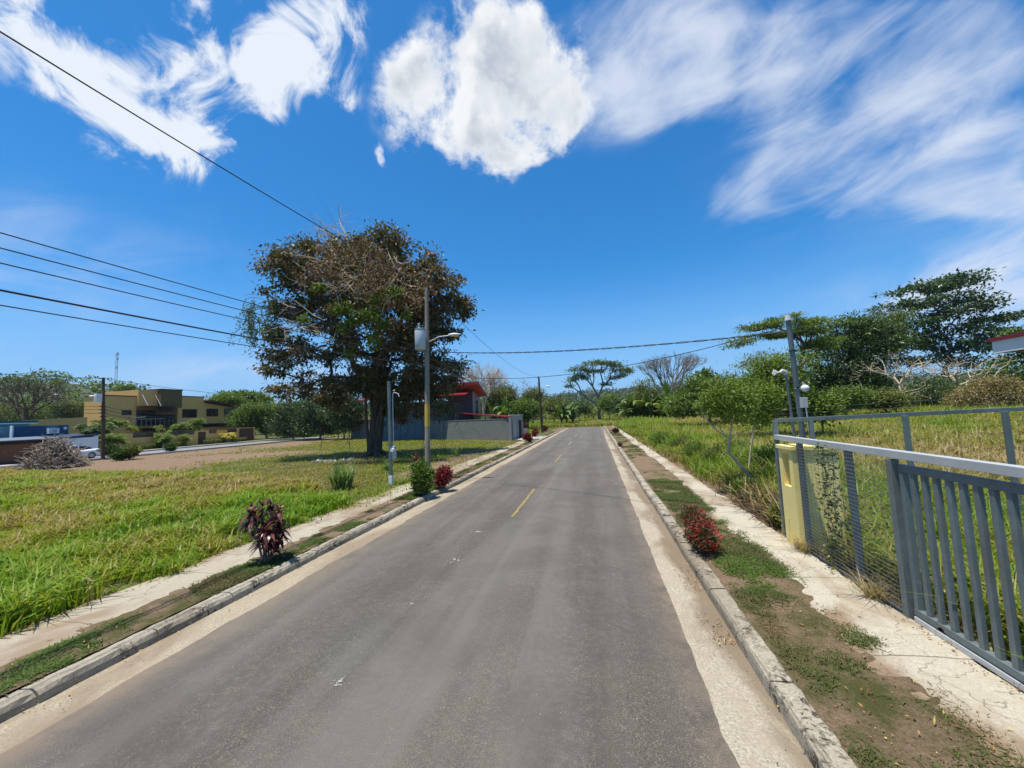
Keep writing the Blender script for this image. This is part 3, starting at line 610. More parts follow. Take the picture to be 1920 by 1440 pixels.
# dry leaves and debris caught in the gutters and along the walks
rg = np.random.default_rng(5); Q = []
for n, x0, x1, y0, y1, z in ((130, 1.15, 1.39, 3, 20, .0), (60, 1.1, 1.38, 5.0, 5.6, .0), (60, 1.1, 1.38, 6.4, 7.3, 0), (170, -5.55, -5.1, 3, 20, 0), (3200, 3.22, 3.75, 3, 24, .12), (500, -7.9, -7.45, 2, 13, .13), (900, 1.7, 2.9, 2, 14, .105), (500, -6.6, -5.9, 2, 14, .105)):
    t = rg.random(n) ** 1.5; Q.append(np.stack([rg.uniform(x0, x1, n), y0 + (y1 - y0) * t, z + .01 + .015 * rg.random(n)], 1))
Q = np.vstack(Q); lm = MB().leaves(Q, .012 + .045 * rg.random(len(Q)) ** 3, .016, rg.random(len(Q)) ** 1.5, up=3, spread=1)
# straw stalks
tag(lm.build('leaf_litter', M['litter']), 'scattered dry brown leaves along the gutters and path edges', 'litter', kind='stuff')

# ================================================================== TREES
def mk_skeleton(nodes, parent, targets, alpha=.35, rg=None):
    """join the targets one by one to the nearest node of the growing tree"""
    P = [np.array(p, float) for p in nodes]; par = list(parent); L = [0.0]
    for k in range(1, len(P)): L.append(L[par[k]] + np.linalg.norm(P[k] - P[par[k]]))
    root = P[-1]; T = np.array(targets, float); order = np.argsort(np.linalg.norm(T - root, axis=1))
    A = np.zeros((len(P) + 2 * len(T), 3)); A[:len(P)] = P; LL = np.zeros(len(A)); LL[:len(P)] = L; n = len(P)
    first = max(1, int(len(P) * .5)) if len(P) > 2 else 0
    for t in order:
        d = np.linalg.norm(A[:n] - T[t], axis=1); cost = d + alpha * LL[:n]; cost[:first] += 1e3
        b = int(np.argmin(cost))
        mid = (A[b] + T[t]) / 2 + rg.normal(0, .07, 3) * d[b] + np.array([0, 0, .05]) * d[b]
        A[n] = mid; par.append(b); LL[n] = LL[b] + d[b] / 2; A[n + 1] = T[t]; par.append(n); LL[n + 1] = LL[b] + d[b]; n += 2
    return A[:n], np.array(par)
def skel_radii(A, par, tip, pw=2.3, nfix=0, rfix=None):
    acc = np.zeros(len(A)); kids = np.bincount(par[1:], minlength=len(A)); acc[kids == 0] = tip ** pw
    for k in range(len(A) - 1, 0, -1): acc[par[k]] += acc[k]
    r = acc ** (1 / pw)
    if rfix is not None: r[:nfix] = rfix; r[nfix:] = np.minimum(r[nfix:], rfix[-1] * .8)
    return r
def lobe_points(rg, lobes, n, shell=.45, lo=None):
    """lobes: (centre, radii); points spread through them, denser to the outside"""
    vol = np.array([r[0] * r[1] * r[2] for c, r in lobes]) ** .75; k = rg.choice(len(lobes), n, p=vol / vol.sum())
    d = rg.normal(size=(n, 3)); d /= np.linalg.norm(d, axis=1)[:, None]; t = shell + (1 - shell) * rg.random(n) ** .6
    C = np.array([l[0] for l in lobes])[k]; Rr = np.array([l[1] for l in lobes])[k]
    return C + d * t[:, None] * Rr
def px_lobes(dep, L):
    out = []
    for l in L:
        u, v, ru, rv = l[:4]; dd = l[4] if len(l) > 4 else 0; s = (dep + dd) / FPX
        out.append((D(u, v, dep + dd), np.array([ru * s, max(ru, rv) * s * .9, rv * s])))
    return out
def tree(name, label, dep, base_px, fork, L, ncl, lpc, lsize, lw, cr, mleaf, mbark, rt, group=None, cat='tree', flat=.45, att=None, up=.6, tip=.02, seed=0, zbase=None, alpha=.35, twigs=0, droop=0.0, spread=1.0, shell=.45, trunk_pts=None, extra=None):
    rg = np.random.default_rng(seed + 100)
    b = G(*base_px, 0) if zbase is None else None
    base = D(base_px[0], base_px[1], dep); base[2] = float(tz(base[0], base[1])) - .1
    t = thing(name, label, cat, base, group)
    lobes = px_lobes(dep, L)
    tp = [base] + ([D(*p) if len(p) == 3 else D(p[0], p[1], dep) for p in trunk_pts] if trunk_pts else []) + [D(fork[0], fork[1], dep)]
    # subdivide the trunk
    pts = [tp[0]]
    for a_, b_ in zip(tp[:-1], tp[1:]):
        for q in (1 / 3, 2 / 3, 1): pts.append(a_ + (b_ - a_) * q + rg.normal(0, rt * .18, 3) * (q < 1))
    C = lobe_points(rg, lobes, ncl, shell)
    A, par = mk_skeleton(pts, [0] + list(range(len(pts) - 1)), C, alpha, rg)
    npn = len(pts); rf = rt * np.linspace(1.12, .72, npn); rf[0] *= 1.35
    r = skel_radii(A, par, tip, 2.3, npn, rf)
    tm = MB(); k = np.arange(1, len(A)); big = r[k] > rt * .16
    P0, P1, R0, R1 = A[par[k]], A[k], np.minimum(r[par[k]], r[k] * 1.35 + .01), r[k]
    R0 = np.where(k < npn, r[par[k]], R0)
    if big.any(): tm.segs(P0[big], P1[big], R0[big], R1[big], 9)
    if (~big).any(): tm.segs(P0[~big], P1[~big], R0[~big], R1[~big], 4)
    if twigs:
        tips = C; m = len(tips) * twigs; q = np.repeat(tips, twigs, 0); ce = np.mean([l[0] for l in lobes], 0)
        dirn = (q - tp[-1]); dirn /= np.linalg.norm(dirn, axis=1)[:, None]; dd = dirn + rg.normal(0, .65, (m, 3)); dd /= np.linalg.norm(dd, axis=1)[:, None]
        ln = cr * (.6 + .9 * rg.random(m)); e = q + dd * ln[:, None]; tm.segs(q, e, np.full(m, tip * .8), np.full(m, tip * .35), 3)
        d3 = dd + rg.normal(0, .6, (m, 3)); d3 /= np.linalg.norm(d3, axis=1)[:, None]; mid = q + dd * ln[:, None] * .5; tm.segs(mid, mid + d3 * ln[:, None] * .6, np.full(m, tip * .6), np.full(m, tip * .3), 3)
    tm.build('trunk', mbark, t)
    if lpc:
        cm = MB(); q = np.repeat(C, lpc, 0); sc = (.6 + .8 * rg.random(ncl)).repeat(lpc)[:, None]
        off = rg.normal(size=q.shape) * np.array([cr, cr, cr * flat]) * .55 * sc; q = q + off
        ca = (rg.random(ncl) - .5).repeat(lpc); a_ = np.clip((.5 if att is None else att) + ca * .55 + rg.normal(0, .17, len(q)), 0, 1)
        cm.leaves(q, lsize, lw, a_, up=up, droop=droop, spread=spread, axis=off * (.9 / cr)); cm.build('crown', mleaf, t)
        if extra: extra(t, A, C, rg)
    return t, A, C
M['bark'] = barkmat('tree_bark', (.035, .026, .018), (.135, .10, .07))
M['bark_pale'] = barkmat('pale_bark', (.30, .23, .155), (.58, .48, .36), 8)
M['bark_mid'] = barkmat('grey_brown_bark', (.10, .085, .07), (.27, .23, .19), 7)
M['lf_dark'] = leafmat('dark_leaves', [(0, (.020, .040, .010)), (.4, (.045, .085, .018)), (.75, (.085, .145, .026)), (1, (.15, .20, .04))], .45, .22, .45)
M['lf_mid'] = leafmat('green_leaves', [(0, (.032, .060, .010)), (.4, (.075, .13, .018)), (.75, (.13, .195, .026)), (1, (.21, .25, .045))], .5, .28)
M['lf_bright'] = leafmat('light_green_leaves', [(0, (.045, .085, .012)), (.4, (.090, .150, .020)), (.75, (.15, .215, .030)), (1, (.25, .27, .06))], .5, .32)
M['lf_cool'] = leafmat('blue_green_leaves', [(0, (.018, .042, .018)), (.35, (.042, .090, .036)), (.7, (.080, .145, .052)), (1, (.21, .26, .17))], .42, .2, .5)
M['lf_big'] = leafmat('bronze_and_green_leaves', [(0, (.035, .042, .014)), (.3, (.095, .11, .030)), (.55, (.16, .105, .040)), (.8, (.23, .125, .060)), (.93, (.21, .19, .11)), (1, (.32, .31, .23))], .5, .16, .4)
M['lf_tan'] = leafmat('tan_blossom_leaves', [(0, (.09, .085, .03)), (.4, (.20, .16, .06)), (.8, (.36, .27, .13)), (1, (.48, .38, .21))], .6, .25)
M['lf_olive'] = leafmat('olive_leaves', [(0, (.04, .060, .012)), (.4, (.10, .125, .022)), (.75, (.17, .19, .035)), (1, (.27, .25, .08))], .5, .25)
M['lf_hazy'] = leafmat('far_woodland_leaves', [(0, (.035, .06, .03)), (.5, (.065, .10, .042)), (.8, (.12, .145, .06)), (1, (.20, .19, .11))], .7, .15, .2)

# ---- the big dark tree on the empty lot
BD = 31.0
bigL = [(690, 520, 95, 75), (600, 500, 85, 45), (560, 560, 60, 60), (545, 650, 45, 40, -1), (610, 620, 70, 60), (720, 600, 110, 90), (790, 520, 65, 50), (835, 560, 42, 42), (800, 640, 60, 80), (830, 700, 36, 50), (745, 690, 70, 50), (600, 705, 40, 26, 1), (545, 725, 32, 20, 2), (640, 745, 30, 26, 3), (822, 768, 30, 15, -1), (720, 460, 60, 28), (770, 760, 70, 35, 1), (515, 520, 25, 30), (520, 690, 25, 18), (530, 625, 25, 20), (870, 575, 16, 18), (745, 750, 50, 22), (650, 705, 50, 30), (600, 742, 44, 22, 2), (790, 722, 42, 26), (700, 725, 40, 24)]
def big_extra(t, A, C, rg):
    # green climber patches
    cm = MB()
    for u, v, ru, rv, n in [(640, 580, 22, 8, 260), (665, 600, 18, 9, 220), (705, 560, 14, 6, 150), (740, 548, 22, 7, 230), (700, 640, 12, 25, 200), (645, 615, 14, 10, 150), (600, 540, 16, 6, 160), (690, 590, 26, 12, 260), (655, 665, 10, 12, 110), (720, 610, 12, 8, 100), (570, 600, 12, 6, 90), (760, 590, 12, 6, 90)]:
        P = lobe_points(rg, px_lobes(BD, [(u, v, ru, rv, -6)]), n, .2); P[:, 2] += rg.normal(0, .1, n)
        cm.leaves(P, .24, .13, np.clip(.55 + rg.normal(0, .2, n), 0, 1), up=.8)
    cm.build('climber', M['lf_bright'], t)
    # light green hanging vine on the left
    vm = MB(); q0 = []; vt = MB()
    for k in range(34):
        u = rg.uniform(452, 520); v = rg.uniform(555, 585) ; p = D(u, v, BD - 2); n = 7; P = [p]
        for j in range(n): P.append(P[-1] + np.array([rg.normal(0, .13), rg.normal(0, .1), -rg.uniform(.25, .5)]))
        P = np.array(P); vt.path(P, .012, 3, cap=False)
        for j in range(1, n + 1): q0.append(P[j] + rg.normal(0, .13, (5, 3)))
    # arching twigs that carry it
    for k in range(16):
        a_ = D(rg.uniform(520, 560), rg.uniform(560, 610), BD - 1.5); e = D(rg.uniform(450, 500), rg.uniform(552, 640), BD - 2.2); mid = (a_ + e) / 2 + [0, 0, rg.uniform(.3, 1.2)]
        tt = np.linspace(0, 1, 8)[:, None]; vt.path((1 - tt) ** 2 * a_ + 2 * tt * (1 - tt) * mid + tt ** 2 * e, np.linspace(.035, .012, 8), 4, cap=False)
    vt.build('hanging_twigs', M['bark_mid'], t); q0 = np.vstack(q0)
    vm.leaves(q0, .17, .10, np.clip(.45 + rg.normal(0, .2, len(q0)), 0, 1), up=.3); vm.build('hanging_vine', M['lf_mid'], t)
    # dead grey twigs in and above the crown
    dm = MB(); P0 = []; P1 = []; R0 = []; R1 = []
    def grow(p, d, ln, r, lev):
        n = 4
        for j in range(n):
            d = d + rg.normal(0, .22, 3); d /= np.linalg.norm(d); q = p + d * ln / n; P0.append(p); P1.append(q); R0.append(r); R1.append(r * .86); r *= .86; p = q
            if lev > 0 and rg.random() < .8:
                grow(p, d * .6 + rg.normal(0, .6, 3), ln * .55, r * .6, lev - 1)
    top = D(640, 460, BD)
    for k in range(13):
        s_ = D(rg.uniform(610, 665), rg.uniform(450, 485), BD + rg.normal(0, 1)); grow(s_, np.array([rg.normal(-.5, .5), rg.normal(0, .4), .75]), rg.uniform(1.8, 3.3), .045, 2)
    for k in range(32):
        s_ = D(rg.uniform(540, 760), rg.uniform(470, 640), BD - 5 - rg.random() * 1.5); grow(s_, np.array([rg.normal(-.2, .7), -.3, rg.normal(-.2, .6)]), rg.uniform(1.2, 2.6), .03, 1)
    for k in range(14):
        s_ = D(rg.uniform(520, 580), rg.uniform(585, 660), BD - 2); grow(s_, np.array([rg.normal(-.6, .5), -.1, -.5]), rg.uniform(1., 2.2), .03, 1)
    dm.segs(P0, P1, R0, R1, 4); dm.build('dead_twigs', M['bark_pale'], t)
    # brown dry mass draped over the middle of the crown
    bm = MB(); P = lobe_points(rg, px_lobes(BD, [(665, 500, 90, 45, -5.2), (600, 520, 50, 30, -5), (740, 540, 80, 40, -5.0), (820, 520, 35, 30, -3)]), 6500, .5)[:3600]
    bm.leaves(P, .26, .10, rg.random(3600), up=.1, droop=.5); bm.build('dry_foliage', M['lf_dry'], t)
    # aerial roots and stems round the trunk
    rm = MB()
    for k in range(26):
        a_ = rg.uniform(0, 2 * np.pi); p = D(rg.uniform(690, 730), 690, BD) ; n = 9; tt = np.linspace(0, 1, n)
        b0 = D(702, 855, BD); b0[2] = 0; foot = b0 + np.array([math.cos(a_), math.sin(a_), 0]) * rg.uniform(.25, .55); foot[2] = 0
        P = foot[None] * (1 - tt[:, None]) + p[None] * tt[:, None] + np.stack([np.sin(tt * 5 + k) * .12, np.cos(tt * 4 + k) * .12, 0 * tt], 1); MB().path(P, np.linspace(.13, .08, n), 6, cap=False).build('root', M['bark'], t)
    for k in range(12):
        a_ = rg.uniform(0, 2 * np.pi); b0 = D(702, 857, BD); b0[2] = .12; dd = np.array([math.cos(a_), math.sin(a_), 0]); MB().path([b0 + dd * .4 + [0, 0, .3], b0 + dd * 1.0, b0 + dd * 2.0 - [0, 0, .05], b0 + dd * 2.8 - [0, 0, .25]], [.16, .12, .08, .04], 6, cap=False).build('root', M['bark'], t)
    for k in range(26):   # thin hanging strands
        p = D(rg.uniform(600, 860), rg.uniform(770, 800), BD + rg.normal(0, 2)); ln = rg.uniform(.8, 2.2); MB().path([p + [0, 0, 1.5], p, p + [rg.normal(0, .1), 0, -ln * .6], p + [rg.normal(0, .15), 0, -ln]], .018, 3, cap=False).build('hanging_strand', M['bark'], t)
M['lf_dry'] = leafmat('dry_brown_foliage', [(0, (.06, .040, .022)), (.5, (.15, .088, .045)), (.85, (.24, .155, .085)), (1, (.34, .27, .18))], .6, .15, .3)
tree('spreading_tree', 'huge dark bronze-leaved spreading tree with hanging vines on the empty left lot', BD, (703, 855), (705, 735), bigL, 680, 82, .33, .15, .62, M['lf_big'], M['bark'], .34, flat=.55, tip=.03, seed=3, twigs=1, droop=.7, att=.42, up=.35, extra=big_extra, shell=.42)

# ---- trees and bushes of the right lot
RG = 'trees beyond the right lot'
tree('rain_tree', 'flat-topped green tree leaning left above the steel service mast', 46, (1530, 770), (1500, 690), [(1425, 612, 40, 5), (1470, 599, 40, 5), (1520, 606, 45, 7), (1390, 640, 28, 5), (1440, 630, 45, 5), (1500, 622, 50, 7), (1375, 650, 15, 3), (1540, 645, 40, 14)], 230, 46, .30, .12, .78, M['lf_mid'], M['bark'], .34, RG, flat=.18, tip=.025, seed=11, att=.68, up=1.5, shell=.2, alpha=.6)
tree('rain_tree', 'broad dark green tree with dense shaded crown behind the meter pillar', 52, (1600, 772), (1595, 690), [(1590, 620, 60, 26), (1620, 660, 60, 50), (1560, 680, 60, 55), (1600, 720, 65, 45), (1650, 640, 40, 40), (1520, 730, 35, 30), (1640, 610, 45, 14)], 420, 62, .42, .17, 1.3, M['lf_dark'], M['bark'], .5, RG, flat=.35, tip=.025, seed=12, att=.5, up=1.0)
tree('feathery_tree', 'thin feathery branch-topped tree between the dark tree and the tall layered one', 60, (1665, 765), (1655, 690), [(1650, 598, 35, 10), (1690, 590, 30, 8), (1640, 630, 30, 20)], 70, 40, .4, .1, 1.2, M['lf_olive'], M['bark_mid'], .2, RG, flat=.25, tip=.02, seed=13, att=.4)
tree('layered_tree', 'tallest layered blue-green tree standing right against the cloud', 66, (1778, 765), (1772, 690), [(1770, 535, 70, 12), (1800, 525, 40, 9), (1720, 540, 45, 9), (1700, 572, 55, 9), (1790, 560, 70, 10), (1850, 570, 45, 10), (1760, 590, 90, 9), (1850, 600, 55, 9), (1690, 612, 60, 9), (1790, 620, 90, 10), (1870, 628, 35, 8), (1730, 645, 75, 10), (1820, 650, 70, 10), (1760, 672, 60, 8), (1840, 680, 45, 8), (1880, 595, 28, 6)], 360, 32, .60, .34, 1.25, M['lf_cool'], M['bark_mid'], .42, RG, flat=.20, tip=.03, seed=14, att=.45, up=1.3, shell=.2)
tree('broadleaf_tree', 'partly cut-off dark tree just above the red-edged roof corner at right', 48, (1935, 765), (1930, 700), [(1925, 640, 40, 30), (1900, 700, 45, 28), (1940, 730, 45, 32), (1870, 730, 25, 16)], 160, 46, .42, .2, 1.1, M['lf_mid'], M['bark_mid'], .3, RG, flat=.4, seed=15, att=.35)
for k, (lab, base, fork, L, sd) in enumerate([('bare pale-limbed dead tree left of the other, branching low over the right field', (1682, 772), (1680, 742), [(1675, 690, 55, 22), (1640, 700, 40, 25), (1720, 685, 40, 18), (1650, 735, 40, 14), (1710, 730, 40, 14)], 16), ('bare pale dead tree with wide limbs near the tan bush on the right', (1797, 768), (1797, 722), [(1790, 690, 50, 16), (1840, 685, 40, 12), (1750, 695, 40, 14), (1830, 710, 30, 8)], 17)]):
    tree('dead_tree', lab, 42 + k * 2, base, fork, L, 60, 5, .22, .07, .9, M['lf_olive'], M['bark_pale'], .17, 'bare pale trees on the right', seed=sd, twigs=1, tip=.03, alpha=.5)
tree('flowering_bush', 'rounded tan-topped bush on the right behind the steel fence', 36, (1850, 775), (1850, 765), [(1850, 742, 50, 28), (1820, 755, 35, 24), (1885, 745, 40, 30), (1860, 720, 35, 12)], 300, 34, .2, .1, .6, M['lf_tan'], M['bark_mid'], .1, None, 'bush', flat=.6, seed=18, att=.5)
# understorey along the foot of those trees
BUS = [('bush', 'low bright bush under the broad dark tree', 38, (1585, 770), [(1590, 745, 30, 18)], 'lf_mid'), ('bush', 'mid green bush at the foot of the first dead tree', 38, (1660, 772), [(1655, 750, 35, 16)], 'lf_olive'),
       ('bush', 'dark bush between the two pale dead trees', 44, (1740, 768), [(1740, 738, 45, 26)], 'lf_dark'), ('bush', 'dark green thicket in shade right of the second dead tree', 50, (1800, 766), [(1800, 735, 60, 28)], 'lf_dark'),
       ('bush', 'light green rounded bush below the service mast camera', 24, (1540, 785), [(1530, 765, 20, 16)], 'lf_bright'), ('bush', 'green thicket against the right edge of the view below the roof', 40, (1925, 780), [(1925, 755, 40, 22)], 'lf_mid')]
for k, (nm, lab, dep, base, L, ml) in enumerate(BUS):
    tree(nm, lab, dep, base, (base[0], base[1] - 8), L, 120, 34, .24, .12, .7, M[ml], M['bark_mid'], .07, 'bushes below the right trees', 'bush', flat=.6, seed=30 + k, att=.5)
# middle green trees
tree('leafy_tree', 'tall light green leafy tree directly left of the service mast', 25, (1455, 800), (1450, 760), [(1450, 720, 45, 45), (1490, 690, 30, 30), (1420, 740, 40, 40), (1480, 750, 30, 40), (1400, 770, 30, 25), (1440, 690, 25, 20)], 300, 52, .2, .09, .62, M['lf_bright'], M['bark_mid'], .13, None, seed=40, flat=.6, att=.62)
tree('grey_green_tree', 'pale grey-green airy tree peeking out behind the leafy one under the flat top', 36, (1430, 790), (1430, 720), [(1425, 675, 32, 14), (1400, 685, 22, 10)], 50, 22, .18, .1, .7, M['lf_cool'], M['bark_pale'], .12, None, seed=41, att=.8)
tree('leafy_tree', 'wide green leafy tree in the middle of the right hedge', 40, (1330, 795), (1330, 770), [(1310, 745, 45, 28), (1350, 735, 45, 32), (1280, 760, 30, 20), (1380, 760, 35, 25), (1300, 715, 20, 12), (1390, 725, 16, 14)], 280, 46, .28, .13, .9, M['lf_mid'], M['bark_mid'], .16, None, seed=42, att=.5)
tree('cecropia', 'slender umbrella-leaved plant poking above the hedge near the centre right', 44, (1318, 790), (1318, 715), [(1318, 702, 14, 7), (1330, 710, 10, 5)], 14, 22, .5, .25, .5, M['lf_mid'], M['bark_pale'], .07, None, seed=43, att=.5, flat=.3)
# sapling pair beside the sidewalk
def sapling():
    dep = 11.8; t = thing('sapling', 'slim forked sapling leaning left over the right sidewalk', 'tree', [*D(1412, 905, dep)[:2], .1])
    m = MB(); px = lambda L: np.array([D(*p) for p in L])
    m.path(px([(1415, 925, dep), (1408, 895, dep), (1385, 870, dep), (1366, 848, dep)]), [.055, .05, .042, .036], 8)
    m.path(px([(1366, 848, dep), (1368, 822, dep), (1372, 795, dep), (1375, 775, dep)]), [.034, .03, .024, .016], 7)
    m.path(px([(1368, 824, dep), (1345, 808, dep), (1325, 788, dep), (1311, 758, dep)]), [.024, .02, .016, .01], 6)
    m.path(px([(1368, 824, dep), (1352, 806, dep), (1345, 790, dep + .2), (1338, 765, dep)]), [.018, .015, .012, .008], 6)
    m.path(px([(1380, 865, dep), (1400, 820, dep), (1420, 800, dep)]), [.014, .011, .007], 5); m.path(px([(1369, 820, dep), (1390, 810, dep), (1418, 800, dep)]), [.012, .009, .006], 5)
    m.build('trunk', M['bark_pale'], t)
    rg = np.random.default_rng(8); C = lobe_points(rg, px_lobes(dep, [(1375, 762, 38, 26), (1335, 755, 28, 22), (1352, 735, 30, 20), (1395, 740, 25, 20)]), 130, .3)
    q = np.repeat(C, 42, 0) + rg.normal(0, .13, (130 * 42, 3)); keep_ = rg.random(len(q)) < .62; q = q[keep_]; cm = MB().leaves(q, .12, .042, np.clip(.66 + rg.normal(0, .2, len(q)), 0, 1), up=.3, droop=.25); cm.build('crown', M['lf_bright'], t)
    dep = 13.0; t = thing('sapling', 'straight pale-stemmed sapling just left of the fence corner', 'tree', [*D(1405, 868, dep)[:2], .1])
    m = MB(); m.path(px([(1404, 880, dep), (1408, 840, dep), (1414, 800, dep), (1420, 770, dep)]), [.032, .03, .024, .015], 7); m.build('trunk', M['bark_pale'], t)
    C = lobe_points(rg, px_lobes(dep, [(1428, 770, 26, 20), (1440, 745, 26, 24), (1422, 795, 14, 9)]), 80, .3); q = np.repeat(C, 26, 0) + rg.normal(0, .13, (80 * 26, 3))
    MB().leaves(q, .12, .045, np.clip(.64 + rg.normal(0, .2, len(q)), 0, 1), up=.3, droop=.25).build('crown', M['lf_bright'], t)
sapling()
# dead brush under the sapling by the fence corner
def brush(name, label, c, rx, ry, h, n, rr, mat, seed, ln=.8, cat='brush pile', flatn=.5):
    rg = np.random.default_rng(seed); m = MB(); P0, P1, R0, R1 = [], [], [], []
    for k in range(n):
        a_ = rg.uniform(0, 2 * np.pi); q = math.sqrt(rg.random()); top = h * (1 - q ** 1.6) * rg.random() ** .6
        p = np.array([c[0] + rx * q * math.cos(a_), c[1] + ry * q * math.sin(a_), c[2] + top]); d = rg.normal(size=3); d[2] *= flatn; d[2] -= .12 * q; d /= np.linalg.norm(d); L_ = ln * rg.uniform(.5, 1.3); r = rr * rg.uniform(.4, 1.4)
        for j in range(4):
            d = d + rg.normal(0, .22, 3); d /= np.linalg.norm(d); e = p + d * L_ / 4; e[2] = max(e[2], c[2]); P0.append(p); P1.append(e); R0.append(r); R1.append(r * .85); r *= .85; p = e
    m.segs(P0, P1, R0, R1, 5); o = m.build(name, mat); tag(o, label, cat); return o
M['deadwood'] = barkmat('dead_wood', (.10, .075, .055), (.42, .34, .27), 9)
M['deadwood_dark'] = barkmat('dark_dead_wood', (.035, .022, .016), (.17, .115, .085), 9)
brush('brush_pile', 'dark tangle of dead twigs at the foot of the leaning sapling', (3.95, 10.6, .1), .55, 1.6, .55, 700, .009, M['deadwood_dark'], 50, .5)
pc = D(103, 880, 32.5)
brush('brush_pile', 'large heap of cut grey branches in front of the white car', (pc[0], pc[1], -.05), 1.5, 1.6, 2.65, 1500, .036, M['deadwood'], 51, .95)

# ---- middle distance behind the field
tree('umbrella_tree', 'solitary flat-topped tree beyond the end of the road', 105, (1124, 776), (1122, 745), [(1122, 681, 32, 4), (1150, 684, 26, 4), (1168, 695, 20, 5), (1085, 693, 20, 5), (1072, 712, 15, 5), (1092, 706, 20, 5), (1155, 706, 22, 4), (1112, 696, 22, 4), (1140, 720, 12, 3), (1068, 724, 10, 3)], 150, 26, .62, .26, 1.25, M['lf_dark'], M['bark_mid'], .38, None, flat=.22, tip=.05, seed=60, att=.55, up=1.2, alpha=.7, shell=.1)
tree('bare_umbrella_tree', 'leafless umbrella-shaped tree on the skyline right of the road', 120, (1262, 778), (1261, 752), [(1258, 678, 52, 6), (1216, 690, 18, 6), (1300, 682, 20, 7), (1235, 685, 25, 6)], 150, 0, .5, .2, 1.6, M['lf_dry'], M['bark_mid'], .36, None, tip=.05, seed=61, twigs=4, alpha=1.2, trunk_pts=[(1260, 762)])
tree('bare_tree', 'large leafless grey tree behind the red-roofed house', 72, (908, 780), (906, 752), [(905, 705, 32, 14), (880, 712, 20, 12), (930, 720, 18, 16), (905, 730, 20, 8)], 170, 0, .5, .2, 1.3, M['lf_dry'], M['bark_pale'], .24, None, tip=.032, seed=62, twigs=4, alpha=.9)
for k, (u, v, lab) in enumerate([(964, 722, 'thin dead snag behind the hedge, the left one of two'), (984, 718, 'thin dead snag behind the hedge, the one nearer the far lamp pole')]):
    tree('dead_snag', lab, 90, (u + 4, 775), (u + 2, 750), [(u, v + 8, 9, 14)], 16, 0, .5, .2, 1.0, M['lf_dry'], M['bark_mid'], .12, 'dead snags behind the hedge', tip=.03, seed=64 + k, twigs=2)
MID = [('yellow-green bushy tree directly right of the red roof', 76, (935, 785), [(930, 745, 20, 20), (915, 765, 20, 15)], 'lf_olive'), ('olive tree with upright crown beside the thin snags', 80, (955, 785), [(950, 738, 14, 18), (960, 760, 20, 16)], 'lf_olive'),
       ('dense mid green bush between the garage and the far lamp pole', 70, (985, 790), [(985, 768, 26, 14)], 'lf_mid'), ('pale airy tree behind the far lamp pole', 100, (1000, 780), [(1000, 745, 18, 18)], 'lf_olive'),
       ('olive bush right of the coconut palm', 95, (1040, 785), [(1045, 762, 22, 13)], 'lf_olive'), ('low dark bush left of the solitary umbrella tree', 100, (1085, 785), [(1085, 765, 26, 10)], 'lf_dark'),
       ('small bright round tree right of the umbrella tree trunk', 92, (1142, 782), [(1142, 755, 15, 13)], 'lf_bright'), ('dark hedge bush at the start of the sidewalk vista', 88, (1170, 782), [(1172, 762, 24, 13)], 'lf_dark'),
       ('upright green tree in the hedge left of the bare umbrella tree', 78, (1212, 785), [(1210, 735, 20, 24), (1215, 760, 30, 18)], 'lf_olive'), ('dark green bush under the bare umbrella tree', 76, (1255, 785), [(1255, 760, 28, 18)], 'lf_dark'),
       ('green bush low in the right hedge before the wide leafy tree', 66, (1290, 788), [(1290, 765, 26, 16)], 'lf_mid'), ('dark back hedge bush behind the sapling', 60, (1370, 785), [(1370, 752, 36, 20)], 'lf_dark'), ('far hedge tree filling the gap right of the grey-green tree', 70, (1480, 775), [(1470, 735, 40, 26)], 'lf_dark')]
for k, (lab, dep, base, L, ml) in enumerate(MID):
    tree('hedge_tree', lab, dep, base, (base[0], base[1] - 8), L, 130, 34, .42, .2, 1.1, M[ml], M['bark_mid'], .12, 'trees and bushes of the background hedge', 'tree', flat=.6, seed=70 + k, att=.5)
# banana plants along the hedge
def banana(name, label, p, h, seed, group, mat):
    rg = np.random.default_rng(seed); t = thing(name, label, 'banana plant', p, group); p = np.array(p, float)
    MB().path([p, p + [0, 0, h * .4]], [h * .035, h * .028], 7).build('trunk', M['lf_olive'], t); m = MB()
    for k in range(14):
        a_ = k * 2.4 + rg.random(); L_ = h * rg.uniform(.5, .75); arch = rg.uniform(.15, 1.0); n = 7; tt = np.linspace(0, 1, n); d = np.array([math.cos(a_), math.sin(a_), 0]); sd = np.array([-math.sin(a_), math.cos(a_), 0])
        C = p + [0, 0, h * (.18 + .03 * k)] + d * (tt[:, None] * L_ * (.35 + arch * .5)) + np.array([0, 0, 1]) * (L_ * (tt * (1.1 - arch * .3) - arch * tt ** 2.2 * .9))[:, None]
        W = h * .075 * np.sin(np.clip(tt * 1.05 + .06, 0, 1) * np.pi) ** .6 + .01
        V = np.concatenate([C + sd * W[:, None] - [0, 0, .25] * W[:, None], C, C - sd * W[:, None] - [0, 0, .25] * W[:, None]]); j = np.arange(n - 1)[:, None]
        m.add(V, np.concatenate([j + [[0, n, n + 1, 1]], j + [[n, 2 * n, 2 * n + 1, n + 1]]]), np.clip(.5 + rg.normal(0, .2), 0, 1))
    m.build('leaf', mat, t); return t
ORD = 'first second third fourth fifth sixth seventh eighth ninth tenth eleventh twelfth thirteenth fourteenth fifteenth sixteenth seventeenth eighteenth nineteenth twentieth twenty-first twenty-second twenty-third twenty-fourth'.split()
